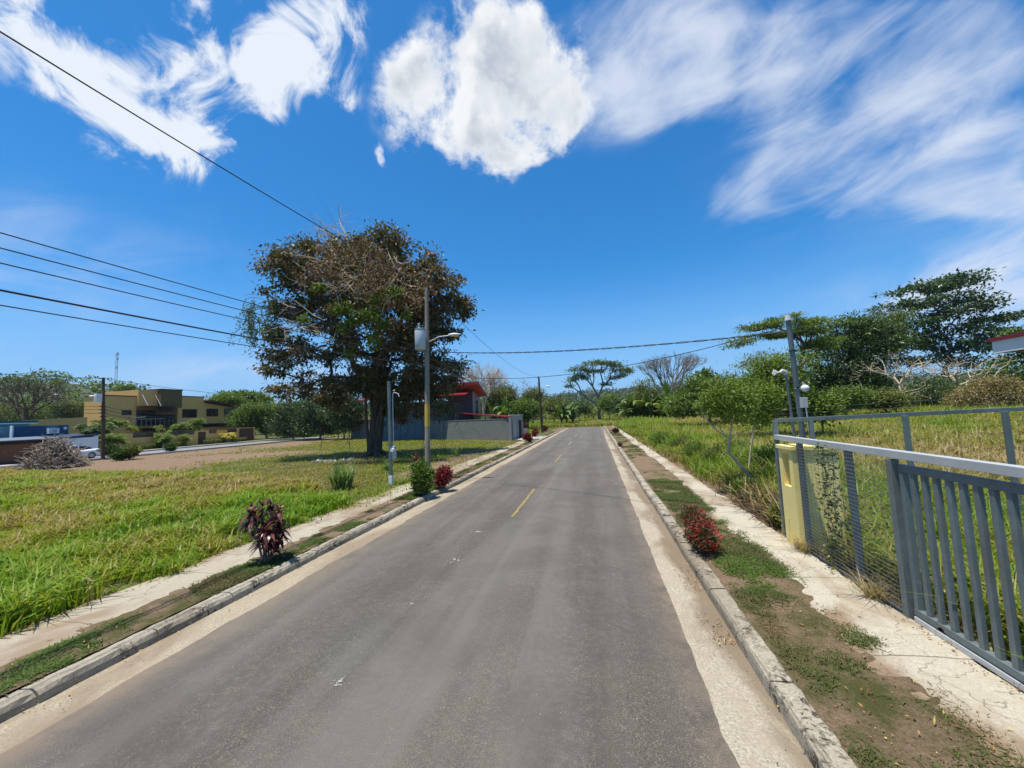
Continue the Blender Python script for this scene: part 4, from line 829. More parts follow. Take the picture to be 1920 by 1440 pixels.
BAN = [(925, 778, 71), (935, 778, 73), (944, 777, 71), (953, 777, 74), (962, 778, 72), (971, 778, 75), (980, 779, 73), (989, 779, 76), (1052, 778, 85), (1062, 778, 84), (1073, 777, 86), (1178, 780, 78.0), (1185, 781, 79.0), (1192, 782, 79.9), (1199, 783, 76.3), (1206, 780, 77.3), (1214, 781, 78.2), (1221, 782, 74.7), (1228, 783, 75.7), (1235, 780, 76.6), (1242, 781, 73.0), (1250, 782, 74.0), (1257, 783, 75.0), (1264, 780, 71.4), (1271, 781, 72.3), (1278, 782, 73.3), (1286, 783, 69.8), (1293, 780, 70.7), (1300, 781, 71.7), (1307, 782, 68.1), (1314, 783, 69.0), (1322, 780, 70.0), (1329, 781, 66.5), (1336, 782, 67.4), (1343, 783, 68.3)]
for k, (u, v, dep) in enumerate(BAN):
    q = D(u, v, dep); q[2] = float(tz(q[0], q[1]))
    oi = k if u < 1000 else k - 8 if u < 1100 else k - 11; lab = ORD[oi] + (' banana plant from the left in the row right of the red roof' if u < 1000 else ' banana plant from the left near the solitary umbrella tree' if u < 1100 else ' banana plant from the left along the right field hedge')
    banana('banana_plant', lab, q, 4.9 + (k * 7 % 5) * .45, 200 + k, ('banana plants beside the red-roofed house', 'banana plants near the umbrella tree', 'banana plants along the right hedge')[0 if u < 1000 else 1 if u < 1100 else 2], M['lf_mid'] if k % 3 else M['lf_dark'])

# ---- palms
def frond(m, base, a_, L_, arch, lw, n=14, rise=1.0, att=.5, rg=None, hang=.35):
    tt = np.linspace(0, 1, n); d = np.array([math.cos(a_), math.sin(a_), 0]); sd = np.array([-math.sin(a_), math.cos(a_), 0])
    C = base + d * (L_ * .62 * tt ** 1.35)[:, None] + np.array([0, 0, 1]) * (L_ * (rise * .95 * tt - (rise * .55 + arch * .55) * tt ** 2.4))[:, None]
    m.path(C, np.linspace(.02, .006, n) * L_ / 1.5, 3, cap=False, att=.6)
    for s_ in (-1, 1):
        q = C[1:].repeat(2, 0) + rg.normal(0, .01, (2 * (n - 1), 3)); f = np.repeat(np.sin(np.clip(tt[1:] * .9 + .12, 0, 1) * np.pi) ** .5, 2)
        ax = d * .55 + sd * s_ - np.array([0, 0, hang]); ax = ax[None] + rg.normal(0, .12, (len(q), 3)); ax /= np.linalg.norm(ax, axis=1)[:, None]
        wv = np.cross(ax, np.array([0, 0, 1.0])); wv /= np.linalg.norm(wv, axis=1)[:, None] + 1e-9; ln = (L_ * lw * f)[:, None]; ww = L_ * .022
        V = np.stack([q, q + ax * ln * .5 + wv * ww - [0, 0, ww * .3], q + ax * ln - [0, 0, 1] * ln * .18, q + ax * ln * .5 - wv * ww - [0, 0, ww * .3]], 1); i_ = np.arange(len(q))[:, None] * 4
        m.add(V.reshape(-1, 3), np.concatenate([i_ + [[0, 1, 2]], i_ + [[0, 2, 3]]]), np.clip(att + rg.normal(0, .12, 2 * len(q)), 0, 1))
def palm(label, p, h, stems, fl, mat, seed, nf=8, name='areca_palm', group=None, cr=.35, tr=.05, att=.5, lw=.32):
    rg = np.random.default_rng(seed); p = np.array(p, float); t = thing(name, label, 'palm', p, group); tm = MB(); fm = MB()
    for k in range(stems):
        a_ = rg.uniform(0, 6.3); off = np.array([math.cos(a_), math.sin(a_), 0]) * cr * (0 if stems == 1 else 1); hh = h * rg.uniform(.5, 1.1); top = p + off * (1 + hh * .35) + [0, 0, hh]
        tm.path([p + off * .4, (p + off * .4 + top) / 2 + off * .1, top], [tr * 1.2, tr, tr * .8], 6)
        for j in range(nf): frond(fm, top, j * 6.283 / nf * 1.0 + rg.random() * .6 + k, fl * rg.uniform(.7, 1.2), rg.uniform(.1, 1.2), lw, rise=rg.uniform(.5, 1.7), att=att, rg=rg)
    tm.build('trunk', M['bark_pale'], t); fm.build('frond', mat, t); return t
q = D(1017, 790, 92); q[2] = float(tz(q[0], q[1]))
palm('tall coconut palm beside the far lamp pole', q, 4.2, 1, 3.4, M['lf_olive'], 90, 16, 'coconut_palm', tr=.2, att=.5, lw=.25)
# ---- left background
tree('sparse_tree', 'large thin-crowned tree at the far left edge of the view', 84, (52, 800), (48, 768), [(30, 725, 50, 18), (75, 722, 45, 18), (110, 738, 30, 12), (10, 740, 40, 20), (60, 745, 55, 14), (135, 730, 14, 8)], 240, 11, .26, .12, 1.3, M['lf_cool'], M['bark'], .40, 'trees behind the left houses', flat=.4, tip=.04, seed=80, twigs=3, att=.45, alpha=.8, shell=.3)
tree('umbrella_tree', 'domed umbrella tree rising right of the brown house', 120, (455, 790), (455, 765), [(455, 745, 42, 9), (430, 750, 25, 7), (485, 750, 22, 8)], 200, 50, .8, .35, 1.8, M['lf_mid'], M['bark'], .4, 'trees behind the left houses', flat=.3, seed=81, att=.45, up=1.2)
tree('broadleaf_tree', 'small round green tree visible over the roof left end of the brown house', 110, (240, 760), (240, 745), [(240, 730, 10, 8)], 40, 30, .5, .25, 1.2, M['lf_mid'], M['bark'], .15, 'trees behind the left houses', seed=82)
LB = [('leafy green tree touching the brown house right wall', 78, (470, 815), [(465, 785, 26, 20), (480, 770, 22, 14)], 'lf_mid'), ('bright palm-like bush behind the brown wall end', 84, (435, 790), [(425, 752, 20, 10)], 'lf_bright'),
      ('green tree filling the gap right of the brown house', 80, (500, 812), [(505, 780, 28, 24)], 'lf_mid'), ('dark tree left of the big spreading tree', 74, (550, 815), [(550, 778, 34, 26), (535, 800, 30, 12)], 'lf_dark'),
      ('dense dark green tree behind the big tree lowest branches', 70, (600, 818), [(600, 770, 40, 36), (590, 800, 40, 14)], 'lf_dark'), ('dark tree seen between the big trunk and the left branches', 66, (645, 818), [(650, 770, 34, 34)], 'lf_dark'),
      ('low bright bush on the bend of the far left street', 86, (560, 825), [(560, 808, 30, 9)], 'lf_bright'), ('light green bush beside the far left street lamp', 92, (610, 822), [(615, 806, 24, 8)], 'lf_bright'),
      ('shady green tree behind the sparse tree trunk', 100, (95, 800), [(95, 775, 50, 18)], 'lf_mid'), ('low olive thicket on the slope at the far left', 96, (20, 800), [(20, 775, 50, 18)], 'lf_olive'), ('olive slope bush just left of the brown house', 90, (140, 790), [(140, 770, 30, 14)], 'lf_olive')]
for k, (lab, dep, base, L, ml) in enumerate(LB):
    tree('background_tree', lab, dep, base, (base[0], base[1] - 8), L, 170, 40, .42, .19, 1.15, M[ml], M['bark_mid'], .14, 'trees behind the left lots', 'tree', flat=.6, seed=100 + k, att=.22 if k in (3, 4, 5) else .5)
# ---- wooded hills on the skyline
hm = MB(); XH = np.linspace(-700, 900, 90); n = len(XH)
M['hill'] = simple('hill_scrub', (.065, .090, .042), .95, 0, .4, .03)
def hillz(x, row): return [0, 10, 20, 27, 13][row] * (.55 + .75 * vnoise(x, 0 * x, 170, 3, 33)) * (1 + .0 * x)
rows = [380, 430, 500, 580, 760]; V = []
for r_i, y0 in enumerate(rows): V.append(np.stack([XH * (y0 / 500), y0 + 30 * vnoise(XH, 0 * XH, 100, 2, 5) - np.abs(XH) * .12, hillz(XH, r_i) + .9], 1))
V = np.array(V); a = np.arange(4)[:, None] * n; b = np.arange(n - 1)[None]
hm.add(V.reshape(-1, 3), np.stack([a + b, a + b + 1, a + n + b + 1, a + n + b], -1).reshape(-1, 4), .5, True); tag(hm.build('hills', M['hill']), kind='structure')
# left hill, nearer
hl = MB(); XA = np.linspace(-420, -90, 34); YA = np.linspace(40, 330, 26); X2, Y2 = np.meshgrid(XA, YA)
def lhz(x, y): return (19 * np.exp(-((x + 235) / 62) ** 2 - ((y - 125) / 52) ** 2) + 14 * np.exp(-((x + 330) / 80) ** 2 - ((y - 190) / 90) ** 2) + 13 * np.exp(-((x + 190) / 60) ** 2 - ((y - 260) / 50) ** 2)) * (.8 + .4 * vnoise(x, y, 30, 3, 9))
Z2 = lhz(X2, Y2) + tz(X2, Y2) - .8; m_ = len(XA); a = np.arange(len(YA) - 1)[:, None] * m_; b = np.arange(m_ - 1)[None]
hl.add(np.stack([X2, Y2, Z2], -1).reshape(-1, 3), np.stack([a + b, a + b + 1, a + m_ + b + 1, a + m_ + b], -1).reshape(-1, 4), .5, True); tag(hl.build('hills', M['hill']), kind='structure')
rg = np.random.default_rng(77)
def woods(name, label, n, fx, size, lpc, mat, lz):
    c = fx(n); S = size * (.6 + .8 * rg.random(n)); q = np.repeat(c, lpc, 0); s_ = np.repeat(S, lpc)[:, None]
    d = rg.normal(size=q.shape); d /= np.linalg.norm(d, axis=1)[:, None]; q = q + d * s_ * [1, 1, .75] * (.6 + .4 * rg.random((len(q), 1))) + [0, 0, 1] * s_ * .5
    at_ = np.clip(np.repeat(rg.random(n), lpc) * .7 + rg.random(len(q)) * .3, 0, 1)
    tag(MB().leaves(q, lz, lz * .7, at_, up=.6).build(name, mat), label, 'woodland', kind='stuff')
def fx1(n):
    x = rg.uniform(-500, 800, n); k = rg.integers(0, 4, n); f = rg.random(n); y = np.interp(k + f, np.arange(5), rows); xx = x * (y / 500)
    z = np.array([np.interp(xx[i_] / (y[i_] / 500), XH, hillz(XH, int(k[i_]))) * (1 - f[i_]) + np.interp(xx[i_] / (y[i_] / 500), XH, hillz(XH, int(k[i_]) + 1)) * f[i_] for i_ in range(n)])
    return np.stack([xx, y + 30 * vnoise(x, 0 * x, 100, 2, 5) - np.abs(x) * .12, z + .9], 1)
woods('woodland', 'far wooded ridge fading blue on the skyline', 2600, fx1, 6.5, 34, M['lf_hazy'], 2.6)
def fx2(n):
    x = rg.uniform(-400, -110, n); y = rg.uniform(50, 310, n); return np.stack([x, y, lhz(x, y) + tz(x, y)], 1)
woods('woodland', 'scrub and trees covering the green hill behind the left houses', 1500, fx2, 3.4, 34, M['lf_mid'], 1.3)
def fx3(n):
    a_ = R(1) * rg.uniform(-22, 60, n); d = rg.uniform(120, 210, n); x, y = np.sin(a_) * d, np.cos(a_) * d; return np.stack([x, y, tz(x, y)], 1)
woods('woodland', 'continuous low belt of trees closing the far field', 420, fx3, 3.4, 60, M['lf_olive'], 1.1)
def fx4(n):
    a_ = R(1) * rg.uniform(-42, -22, n); d = rg.uniform(110, 190, n); x, y = np.sin(a_) * d, np.cos(a_) * d; return np.stack([x, y, tz(x, y)], 1)
woods('woodland', 'continuous tree belt behind the big tree and the grey wall', 230, fx4, 3.2, 60, M['lf_mid'], 1.1)

# ================================================================== PLANTS BY THE ROAD
M['lf_cordy'] = leafmat('maroon_cordyline_leaves', [(0, (.030, .010, .012)), (.45, (.085, .020, .022)), (.75, (.16, .045, .035)), (.9, (.26, .16, .06)), (1, (.40, .30, .12))], .38, .25, .5)
M['lf_croton'] = leafmat('red_croton_leaves', [(0, (.035, .012, .014)), (.4, (.13, .015, .020)), (.75, (.33, .035, .040)), (1, (.50, .14, .10))], .38, .2, .5)
M['ixora'] = leafmat('red_ixora_blossom', [(0, (.14, .010, .010)), (.6, (.38, .024, .022)), (1, (.52, .09, .06))], .6, .25)
M['lf_ixora'] = leafmat('red_tinged_leaves', [(0, (.02, .035, .012)), (.4, (.055, .075, .018)), (.6, (.13, .045, .022)), (1, (.30, .022, .022))], .45, .2)
def cordyline():
    b = np.array([-6.17, 6.60, .09]); t = thing('cordyline', 'tall maroon strap-leaved shrub on the left verge casting a shadow on the kerb', 'shrub', b); rg = np.random.default_rng(5)
    m = MB(); lm = MB()
    tips = []
    for k in range(13):
        a_ = k * 2.4; s_ = rg.uniform(.07, .30); h = rg.uniform(.42, 1.04); top = b + [math.cos(a_) * s_, math.sin(a_) * s_, h]
        m.path([b + [math.cos(a_) * .06, math.sin(a_) * .06, 0], b + [math.cos(a_) * s_ * .6, math.sin(a_) * s_ * .6, h * .5], top], [.015, .012, .009], 6); tips.append(top)
    m.cyl(b + [.03, -.05, 0], b + [.02, -.05, .62], .018)      # bleached stake-like stem
    m.build('stem', M['bark_mid'], t)
    for top in tips + [x - [0, 0, .13] for x in tips] + [x - [0, 0, .3] for x in tips[:8]]:
        n = 15; a_ = rg.random(n) * 6.3; e = rg.uniform(-.5, 1.35, n)
        for aa, ee in zip(a_, e):
            L_ = rg.uniform(.17, .31); W = .028; d = np.array([math.cos(aa) * math.cos(ee), math.sin(aa) * math.cos(ee), math.sin(ee)]); sd = np.array([-math.sin(aa), math.cos(aa), 0]); tt = np.linspace(0, 1, 5)
            C = top + d * tt[:, None] * L_ - np.array([0, 0, 1]) * (tt ** 2 * L_ * rg.uniform(.3, .9))[:, None]; ww = (W * np.sin(np.clip(tt + .1, 0, 1) * np.pi) ** .7)[:, None]
            V = np.concatenate([C + sd * ww, C - sd * ww]); j = np.arange(4)[:, None]; lm.add(V, j + [[0, 5, 6, 1]], np.clip(.42 + rg.normal(0, .22) + (.1 if ee > .9 else 0), 0, 1))
    lm.build('foliage', M['lf_cordy'], t)
cordyline()
def bushy(name, label, b, h, r, n, L_, W, mat, seed, group=None, stems=9, base=.05, flowers=None, cat='shrub', shape=.35, up=.3):
    rg = np.random.default_rng(seed); b = np.array(b, float); t = thing(name, label, cat, b, group); m = MB(); r = np.broadcast_to(np.asarray(r, float), (2,))
    for k in range(stems):
        a_ = rg.random() * 6.3; q = rg.random() ** .5; m.path([b, b + [math.cos(a_) * q * r[0] * .5, math.sin(a_) * q * r[1] * .5, h * .45], b + [math.cos(a_) * q * r[0] * .8, math.sin(a_) * q * r[1] * .8, h * .85]], [.014, .01, .006], 5)
    m.build('stem', M['bark_mid'], t)
    C = lobe_points(rg, [(b + [rg.normal(0, .2) * r[0], rg.normal(0, .2) * r[1], h * f], np.array([r[0] * g, r[1] * g, h * .30])) for f, g in ((.30 + base, .85), (.52, .95), (.72, .75), (.6, .9))], n, shape)
    C[:, 2] = np.maximum(C[:, 2], b[2] + .03); lm = MB().leaves(C, L_, W, np.clip(.45 + .5 * (vnoise(C[:, 0] * 6, C[:, 2] * 6 + C[:, 1] * 5, 1, 2, seed) - .5) + rg.normal(0, .2, n), 0, 1), up=up, axis=(C - (b + [0, 0, h * .4])) / h, spread=.6); lm.build('foliage', mat, t)
    if flowers:
        fm = MB(); q = lobe_points(rg, [(b + [0, 0, h * .52], np.array([r[0] * 1.0, r[1] * 1.0, h * .46]))], flowers, .92)
        q = q[q[:, 2] > b[2] + .12 * h]; qq = np.repeat(q, 9, 0) + rg.normal(0, .018, (len(q) * 9, 3)); fm.leaves(qq, .032, .024, rg.random(len(qq)), up=1); fm.build('blossom', M['ixora'], t)
    return t
bushy('leafy_shrub', 'bright green leafy shrub on the left kerb in front of the utility pole', (-5.82, 12.75, .09), 1.12, (.40, .40), 1900, .13, .065, M['lf_mid'], 21, flowers=None, stems=14)
bushy('croton', 'red-leaved croton right of the green shrub on the left kerb', (-5.55, 14.0, .09), .82, (.36, .36), 1500, .12, .05, M['lf_croton'], 22)
bushy('cordyline', 'small dark maroon plant behind the green shrub by the pole foot', (-6.75, 14.3, .09), 1.25, (.18, .18), 200, .24, .04, M['lf_cordy'], 23, stems=4)
bushy('ixora', 'red-flowering shrub spilling over the right kerb, far half greener', (1.76, 8.35, .09), .66, (.24, .50), 2600, .055, .026, M['lf_ixora'], 24, flowers=45, stems=12)
bushy('ixora', 'red-flowering shrub spilling over the right kerb, nearer bloom-heavy half', (1.74, 7.72, .09), .56, (.25, .40), 2200, .055, .026, M['lf_ixora'], 25, flowers=95, stems=12)
for k, (u, v, s_, lab, mt) in enumerate([(990, 829, .85, 'round red croton at the driveway edge, nearest of the three', 'lf_croton'), (1004, 819, .85, 'round red croton between two others along the far left kerb', 'lf_croton'), (1021, 809, .8, 'small croton at the foot of the far lamp pole', 'lf_cordy'), (985, 812, 1.3, 'taller croton by the grey garage gate', 'lf_cordy')]):
    p = G(u, v, .1); bushy('croton', lab, (p[0], p[1], .1), s_ * (1 + k * .05), (.42, .42), 1500, .15, .07, M[mt], 26 + k, 'crotons beside the grey garage', stems=6)
p = G(1155, 813, .1); bushy('small_bush', 'lone small dark bush on the far right sidewalk', (p[0], p[1], .12), .62, (.42, .42), 900, .14, .06, M['lf_cordy'], 31)
p = G(1163, 838, .1); bushy('small_bush', 'tiny dark sprig on the right verge', (p[0], p[1], .1), .3, (.16, .16), 200, .1, .05, M['lf_cordy'], 32)
for k, (u, v, h_, r_, lab, ml) in enumerate([(1240, 838, 1.1, .8, 'bright weed bush beside the path, farthest up the road', 'lf_bright'), (1275, 850, 1.0, .7, 'olive weed bush beside the path past the sapling', 'lf_olive'), (1303, 868, 1.05, .6, 'light leafy weed bush overhanging the right path', 'lf_bright'), (1345, 880, 1.0, .55, 'broad olive weed bush left of the leaning sapling trunk', 'lf_olive'), (1400, 935, .55, .38, 'low green weed bush at the path edge below the sapling', 'lf_mid'), (1440, 900, 1.25, .6, 'tall leafy weed bush between the sapling and fence corner', 'lf_bright'), (1450, 985, .45, .3, 'straggling weed bush at the foot of the fence corner post', 'lf_olive'), (1390, 870, 1.1, .7, 'dense weed bush right behind the leaning sapling', 'lf_bright')]):
    p = G(u, v, .12); p[0] = max(p[0], 3.75); bushy('weed_bush', lab, (p[0], p[1], .1), h_, (r_, r_), 1700, .12, .045, M[ml], 140 + k, 'weed bushes along the right path', stems=9, shape=.2)
def spiky(label, p, h, n, seed, group='spiky grass clumps'):
    rg = np.random.default_rng(seed); m = MB(); P = np.array([p[0], p[1], p[2]]) + rg.normal(0, .12 * h, (n, 3)) * [1, 1, 0]
    for k in range(n):
        a_ = rg.random() * 6.3; L_ = h * rg.uniform(.6, 1.15); ar = rg.uniform(.3, 1.1); tt = np.linspace(0, 1, 6); d = np.array([math.cos(a_), math.sin(a_), 0]); sd = np.array([-math.sin(a_), math.cos(a_), 0])
        C = P[k] + d * (tt[:, None] * L_ * .6 * ar) + np.array([0, 0, 1]) * (L_ * (tt - .45 * ar * tt ** 2.4))[:, None]; ww = (.022 * h * np.sin(np.clip(tt * .9 + .2, 0, 1) * np.pi) ** .6)[:, None]
        m.add(np.concatenate([C + sd * ww, C - sd * ww]), np.arange(5)[:, None] + [[0, 6, 7, 1]], np.clip(.62 + rg.normal(0, .16), 0, 1))
    o = m.build('grass_clump', M['grass_cool']); tag(o, label, 'grass clump', group)
M['grass_cool'] = leafmat('silvery_green_blades', [(0, (.16, .17, .07)), (.5, (.13, .20, .055)), (1, (.20, .27, .11))], .45, .3, .4)
for k, (u, v, h, n, lab) in enumerate([(640, 918, 1.25, 170, 'large silvery-green spiky grass clump in front of the big tree'), (855, 855, .9, 70, 'spiky grass clump behind the left sidewalk near the tree shadow'), (726, 885, .8, 60, 'small spiky clump beside the steel meter post'), (1395, 868, 1.1, 90, 'arching grass clump between the two saplings')]):
    p = G(u, v, .06); spiky(lab, p, h, n, 60 + k)
rg = np.random.default_rng(9)
# broken pale debris at the foot of the big tree
m = MB()
for k in range(34):
    p = G(rg.uniform(585, 660), rg.uniform(858, 868), .1); s_ = rg.uniform(.08, .3); m.beam(p, p + [s_ * rg.normal(0, 1.5), s_ * rg.normal(0, 1), .05], .1, .06)
tag(m.build('rubble', M['slab']), 'scatter of broken pale concrete pieces left of the big tree trunk', 'rubble', kind='stuff')

# ================================================================== STEEL FENCE AND GATE ON THE RIGHT
M['galv'] = simple('galvanised_steel', (.165, .205, .21), .5, .3, .3, 14, .02, .5, (.115, .105, .09))
M['galv_lite'] = simple('bright_galvanised_steel', (.52, .54, .54), .45, .3, .15, 12)
M['wire'] = simple('fence_wire', (.22, .225, .22), .5, .5, .2, 20)
M['yellow_wall'] = simple('yellow_plaster', (.82, .68, .26), .85, 0, .07, 7, .02, .3, (.62, .50, .20))
M['yellow_deep'] = simple('ochre_plaster', (.55, .38, .05), .85, 0, .08, 7)
M['grey_box'] = simple('grey_enamel', (.42, .44, .45), .5, 0, .1, 9)
M['white_paint'] = simple('white_paint', (.72, .73, .73), .55, 0, .06, 5)
M['glass_dark'] = simple('dark_glass', (.012, .014, .018), .08, 0, .1, 3, 0, .6)
M['black'] = simple('black_rubber', (.015, .015, .016), .6, 0, .2, 9)
FX = 3.38
t = thing('steel_gate', 'galvanised sliding gate of wide vertical bars on the right', 'gate', (FX, 3.9, .12))
Y0, Y1 = 1.2, 5.46
m = MB(); m.box(FX - .015, FX + .045, Y0, Y1, 1.78, 1.86); m.build('top_rail', M['galv'], t, bevel=.004)
m = MB(); m.box(FX - .02, FX + .05, Y0, Y1, .20, .27); m.build('bottom_rail', M['galv'], t, bevel=.004)
m = MB(); m.box(FX - .03, FX + .06, Y0, Y1, .13, .185); m.build('track', M['galv_lite'], t, bevel=.004)
m = MB(); m.box(FX - .015, FX + .05, Y1 - .055, Y1, .27, 1.78); m.build('end_post', M['galv'], t, bevel=.004)
y = Y1 - .155
while y > Y0:
    m = MB(); m.box(FX - .010, FX + .034, y - .054, y, .27, 1.78); m.build('bar', M['galv'], t, bevel=.004); y -= .152
for yy in (Y1 - .35, 2.6): MB().cyl([FX - .02, yy, .19], [FX + .04, yy, .19], .045, .045, 14).build('roller', M['dark_trim_early'] if 'dark_trim_early' in M else M['black'], t)
t = thing('gate_post', 'stout galvanised post where the wire fence meets the gate', 'post', (FX, 5.56, .1))
m = MB(); m.box(FX - .045, FX + .045, 5.52, 5.61, .05, 1.905); m.build('shaft', M['galv'], t, bevel=.005)
t = thing('wire_fence', 'galvanised frame fence with fine wire mesh from the gate to the field corner', 'fence', (FX, 7.0, .1))
m = MB(); m.beam((FX, 1.0, 1.955), (FX, 8.62, 1.985), .09, .09); m.build('top_rail', M['galv_lite'], t, bevel=.005)
for yy, a, h in ((6.40, .075, 1.93), (7.74, .075, 1.93), (8.62, .075, 2.30)):
    m = MB(); m.box(FX - a / 2, FX + a / 2, yy - a / 2, yy + a / 2, .02, h); m.build('post', M['galv'], t, bevel=.005)
m = MB(); m.box(FX - .02, FX + .02, 5.62, 8.58, .10, .15); m.build('bottom_rail', M['galv'], t)
m = MB(); rgm = np.random.default_rng(4)
zz = np.arange(.17, 1.93, .052)
P0 = [(FX - .042, 5.62, z) for z in zz]; P1 = [(FX - .042 + .0, 7.80, z + .02) for z in zz]; m.segs(P0, P1, [.0029] * len(zz), [.0029] * len(zz), 4)
yv = np.arange(5.65, 7.8, .105); m.segs([(FX - .042, q, .14) for q in yv], [(FX - .042, q, 1.95) for q in yv], [.0020] * len(yv), [.0020] * len(yv), 4); m.build('wire_mesh', M['wire'], t)
t = thing('wire_fence', 'taller rear fence of galvanised posts running right from the field corner', 'fence', (6.0, 8.62, .1))
m = MB(); m.beam((FX, 8.62, 2.30), (12.5, 8.9, 2.40), .07, .07); m.build('top_rail', M['galv'], t, bevel=.004)
for xx in (4.0, 5.53, 7.02, 8.5, 10.0, 11.5):
    m = MB(); m.box(xx - .035, xx + .035, 8.6, 8.67, .05, 2.28 + .01 * (xx - 3.4)); m.build('post', M['galv'], t, bevel=.004)
m = MB(); zz = np.arange(.3, 2.25, .10); m.segs([(FX, 8.60, z) for z in zz], [(12.5, 8.60 + .28, z + .1) for z in zz], [.0013] * len(zz), [.0016] * len(zz), 3)
xv = np.arange(3.5, 12.4, .15); m.segs([(q, 8.60 + (q - 3.4) * .03, .1) for q in xv], [(q, 8.60 + (q - 3.4) * .03, 2.27 + .01 * (q - 3.4)) for q in xv], [.0014] * len(xv), [.0014] * len(xv), 3)
m.build('wire_mesh', M['wire'], t)
m = MB(); m.segs([(FX, 8.62, 2.42), (FX, 8.62, 2.52)], [(12.5, 8.9, 2.54), (12.5, 8.9, 2.66)], [.0015] * 2, [.0015] * 2, 4); m.build('strand', M['wire'], t)
# yellow meter pillar: an L of two wall faces with a niche towards the road
t = thing('meter_pillar', 'yellow plaster meter pillar with a tall niche behind the wire mesh', 'pillar', (3.75, 8.0, .1))
m = MB(); x0, x1, y0, y1, z1 = 3.29, 3.98, 7.84, 8.36, 1.80
m.box(x0 + .14, x1, y0, y1, .0, z1); m.box(x0, x0 + .137, y0, y1, 0, 1.15); m.box(x0, x0 + .137, y0, y0 + .14, 1.153, z1); m.box(x0, x0 + .137, y1 - .12, y1, 1.153, z1); m.box(x0, x0 + .137, y0 + .143, y1 - .123, 1.72, z1); m.build('body', M['yellow_wall'], t)
m = MB(); m.box(x0 + .11, x0 + .134, y0 + .145, y1 - .125, 1.155, 1.717); m.build('niche', M['yellow_deep'], t)
m = MB(); m.box(x0 - .03, x1 + .03, y0 - .03, y1 + .03, z1, z1 + .07); m.build('cap', M['yellow_wall'], t, bevel=.006)
# service mast
t = thing('service_mast', 'tall leaning galvanised service mast with floodlight behind the pillar', 'pole', (4.17, 9.35, .1))
pt = D(1478, 602, 8.6); pb = D(1507, 830, 8.6); dr = (pb - pt) / abs(pb[2] - pt[2]); p0 = pb + dr * (pb[2] - .1)
m = MB(); m.path([p0, pb, pt], [.058, .056, .050], 14); m.build('tube', M['galv'], t)
m = MB(); m.cyl(pt - dr * 0.02, pt - dr * .13, .062, .05, 14); m.build('weather_cap', M['white_paint'], t)
for f in (.25, .55):
    q = pt + (pb - pt) * f; m = MB(); m.cyl(q, q + [0, 0, .025], .064); m.build('band', M['black'], t)
q = D(1506, 728, 8.55); m = MB(); m.blob(q + [.03, 0, 0], (.085, .085, .075), 14, 8); m.build('floodlight', M['white_paint'], t)
m = MB(); m.beam(q + [-.16, 0, .02], q + [-.03, 0, .0], .04, .04); m.box(q[0] - .02, q[0] + .02, q[1] - .02, q[1] + .02, q[2] + .05, q[2] + .14); m.build('lamp_bracket', M['grey_box'], t)
q = D(1507, 755, 8.5); m = MB(); m.box(q[0] - .06, q[0] + .06, q[1] - .05, q[1] + .05, q[2] - .11, q[2] + .11); m.build('junction_box', M['grey_box'], t, bevel=.006)
m = MB(); m.path([q + [.03, 0, -.1], q + [.05, 0, -.5], q + [.07, 0, -1.2], q + [.10, 0, -2.0]], .016, 8); m.build('conduit', M['white_paint'], t)
t = thing('conduit_riser', 'short thin conduit riser with curled weatherhead left of the service mast', 'pole', (3.85, 8.9, .1))
a = D(1474, 703, 8.15); b = D(1491, 830, 8.15); dr = (b - a) / abs(b[2] - a[2]); m = MB(); m.path([b + dr * (b[2] - .1), b, a], .026, 10); m.build('tube', M['galv'], t)
m = MB(); m.path([a, a + [-.01, 0, .06], a + [-.06, 0, .09], a + [-.11, 0, .05]], [.035, .045, .04, .03], 10); m.build('weatherhead', M['grey_box'], t)
m = MB()
for k in range(4): m.path([a + [-.09, .01 * k, .05], a + [-.16 - .02 * k, 0, .06 + .02 * k], a + [-.22 - .01 * k, 0, .0 + .01 * k]], .007, 5)
m.build('cable_end', M['white_paint'], t)
# climbing vine on the mesh
rg = np.random.default_rng(14); m = MB(); q = []
for k in range(5):
    y_ = 6.98 + rg.normal(0, .06); P = [np.array([FX + .03, y_, .2])]
    for j in range(12): P.append(P[-1] + np.array([rg.normal(0, .012), rg.normal(0, .05), .145]))
    P = np.array(P); q.append(np.repeat(P, 6, 0) + rg.normal(0, .055, (len(P) * 6, 3)))
    m.path(P, .004, 3, cap=False)
t = thing('climbing_vine', 'leafy vine creeping up the wire mesh beside the yellow pillar', 'vine', (FX, 7.45, .1)); m.build('stem', M['bark_mid'], t)
q = np.vstack(q); MB().leaves(q, .065, .045, rg.random(len(q)), up=.2).build('foliage', M['lf_olive'], t)
# dry tussocks at the fence foot
for k, (x_, y_, s_, lab) in enumerate([(3.30, 7.75, .30, 'straw tussock at the pillar corner of the fence foot'), (3.30, 6.05, .28, 'straw tussock near the gate post foot')]):
    rg = np.random.default_rng(70 + k); n = 120; P = np.array([x_, y_, .12]) + rg.normal(0, .07, (n, 3)) * [1, 1, 0]
    o = MB().blades(P, rg.uniform(.15, .36, n), np.full(n, .008), rg.uniform(.2, 1.6, n), rg.random(n), rg.random(n) * 6.3, rg.uniform(0, .3, n)).build('dry_tussock', M['grassR']); tag(o, lab, 'dry grass', 'dry tussocks at the fence foot')

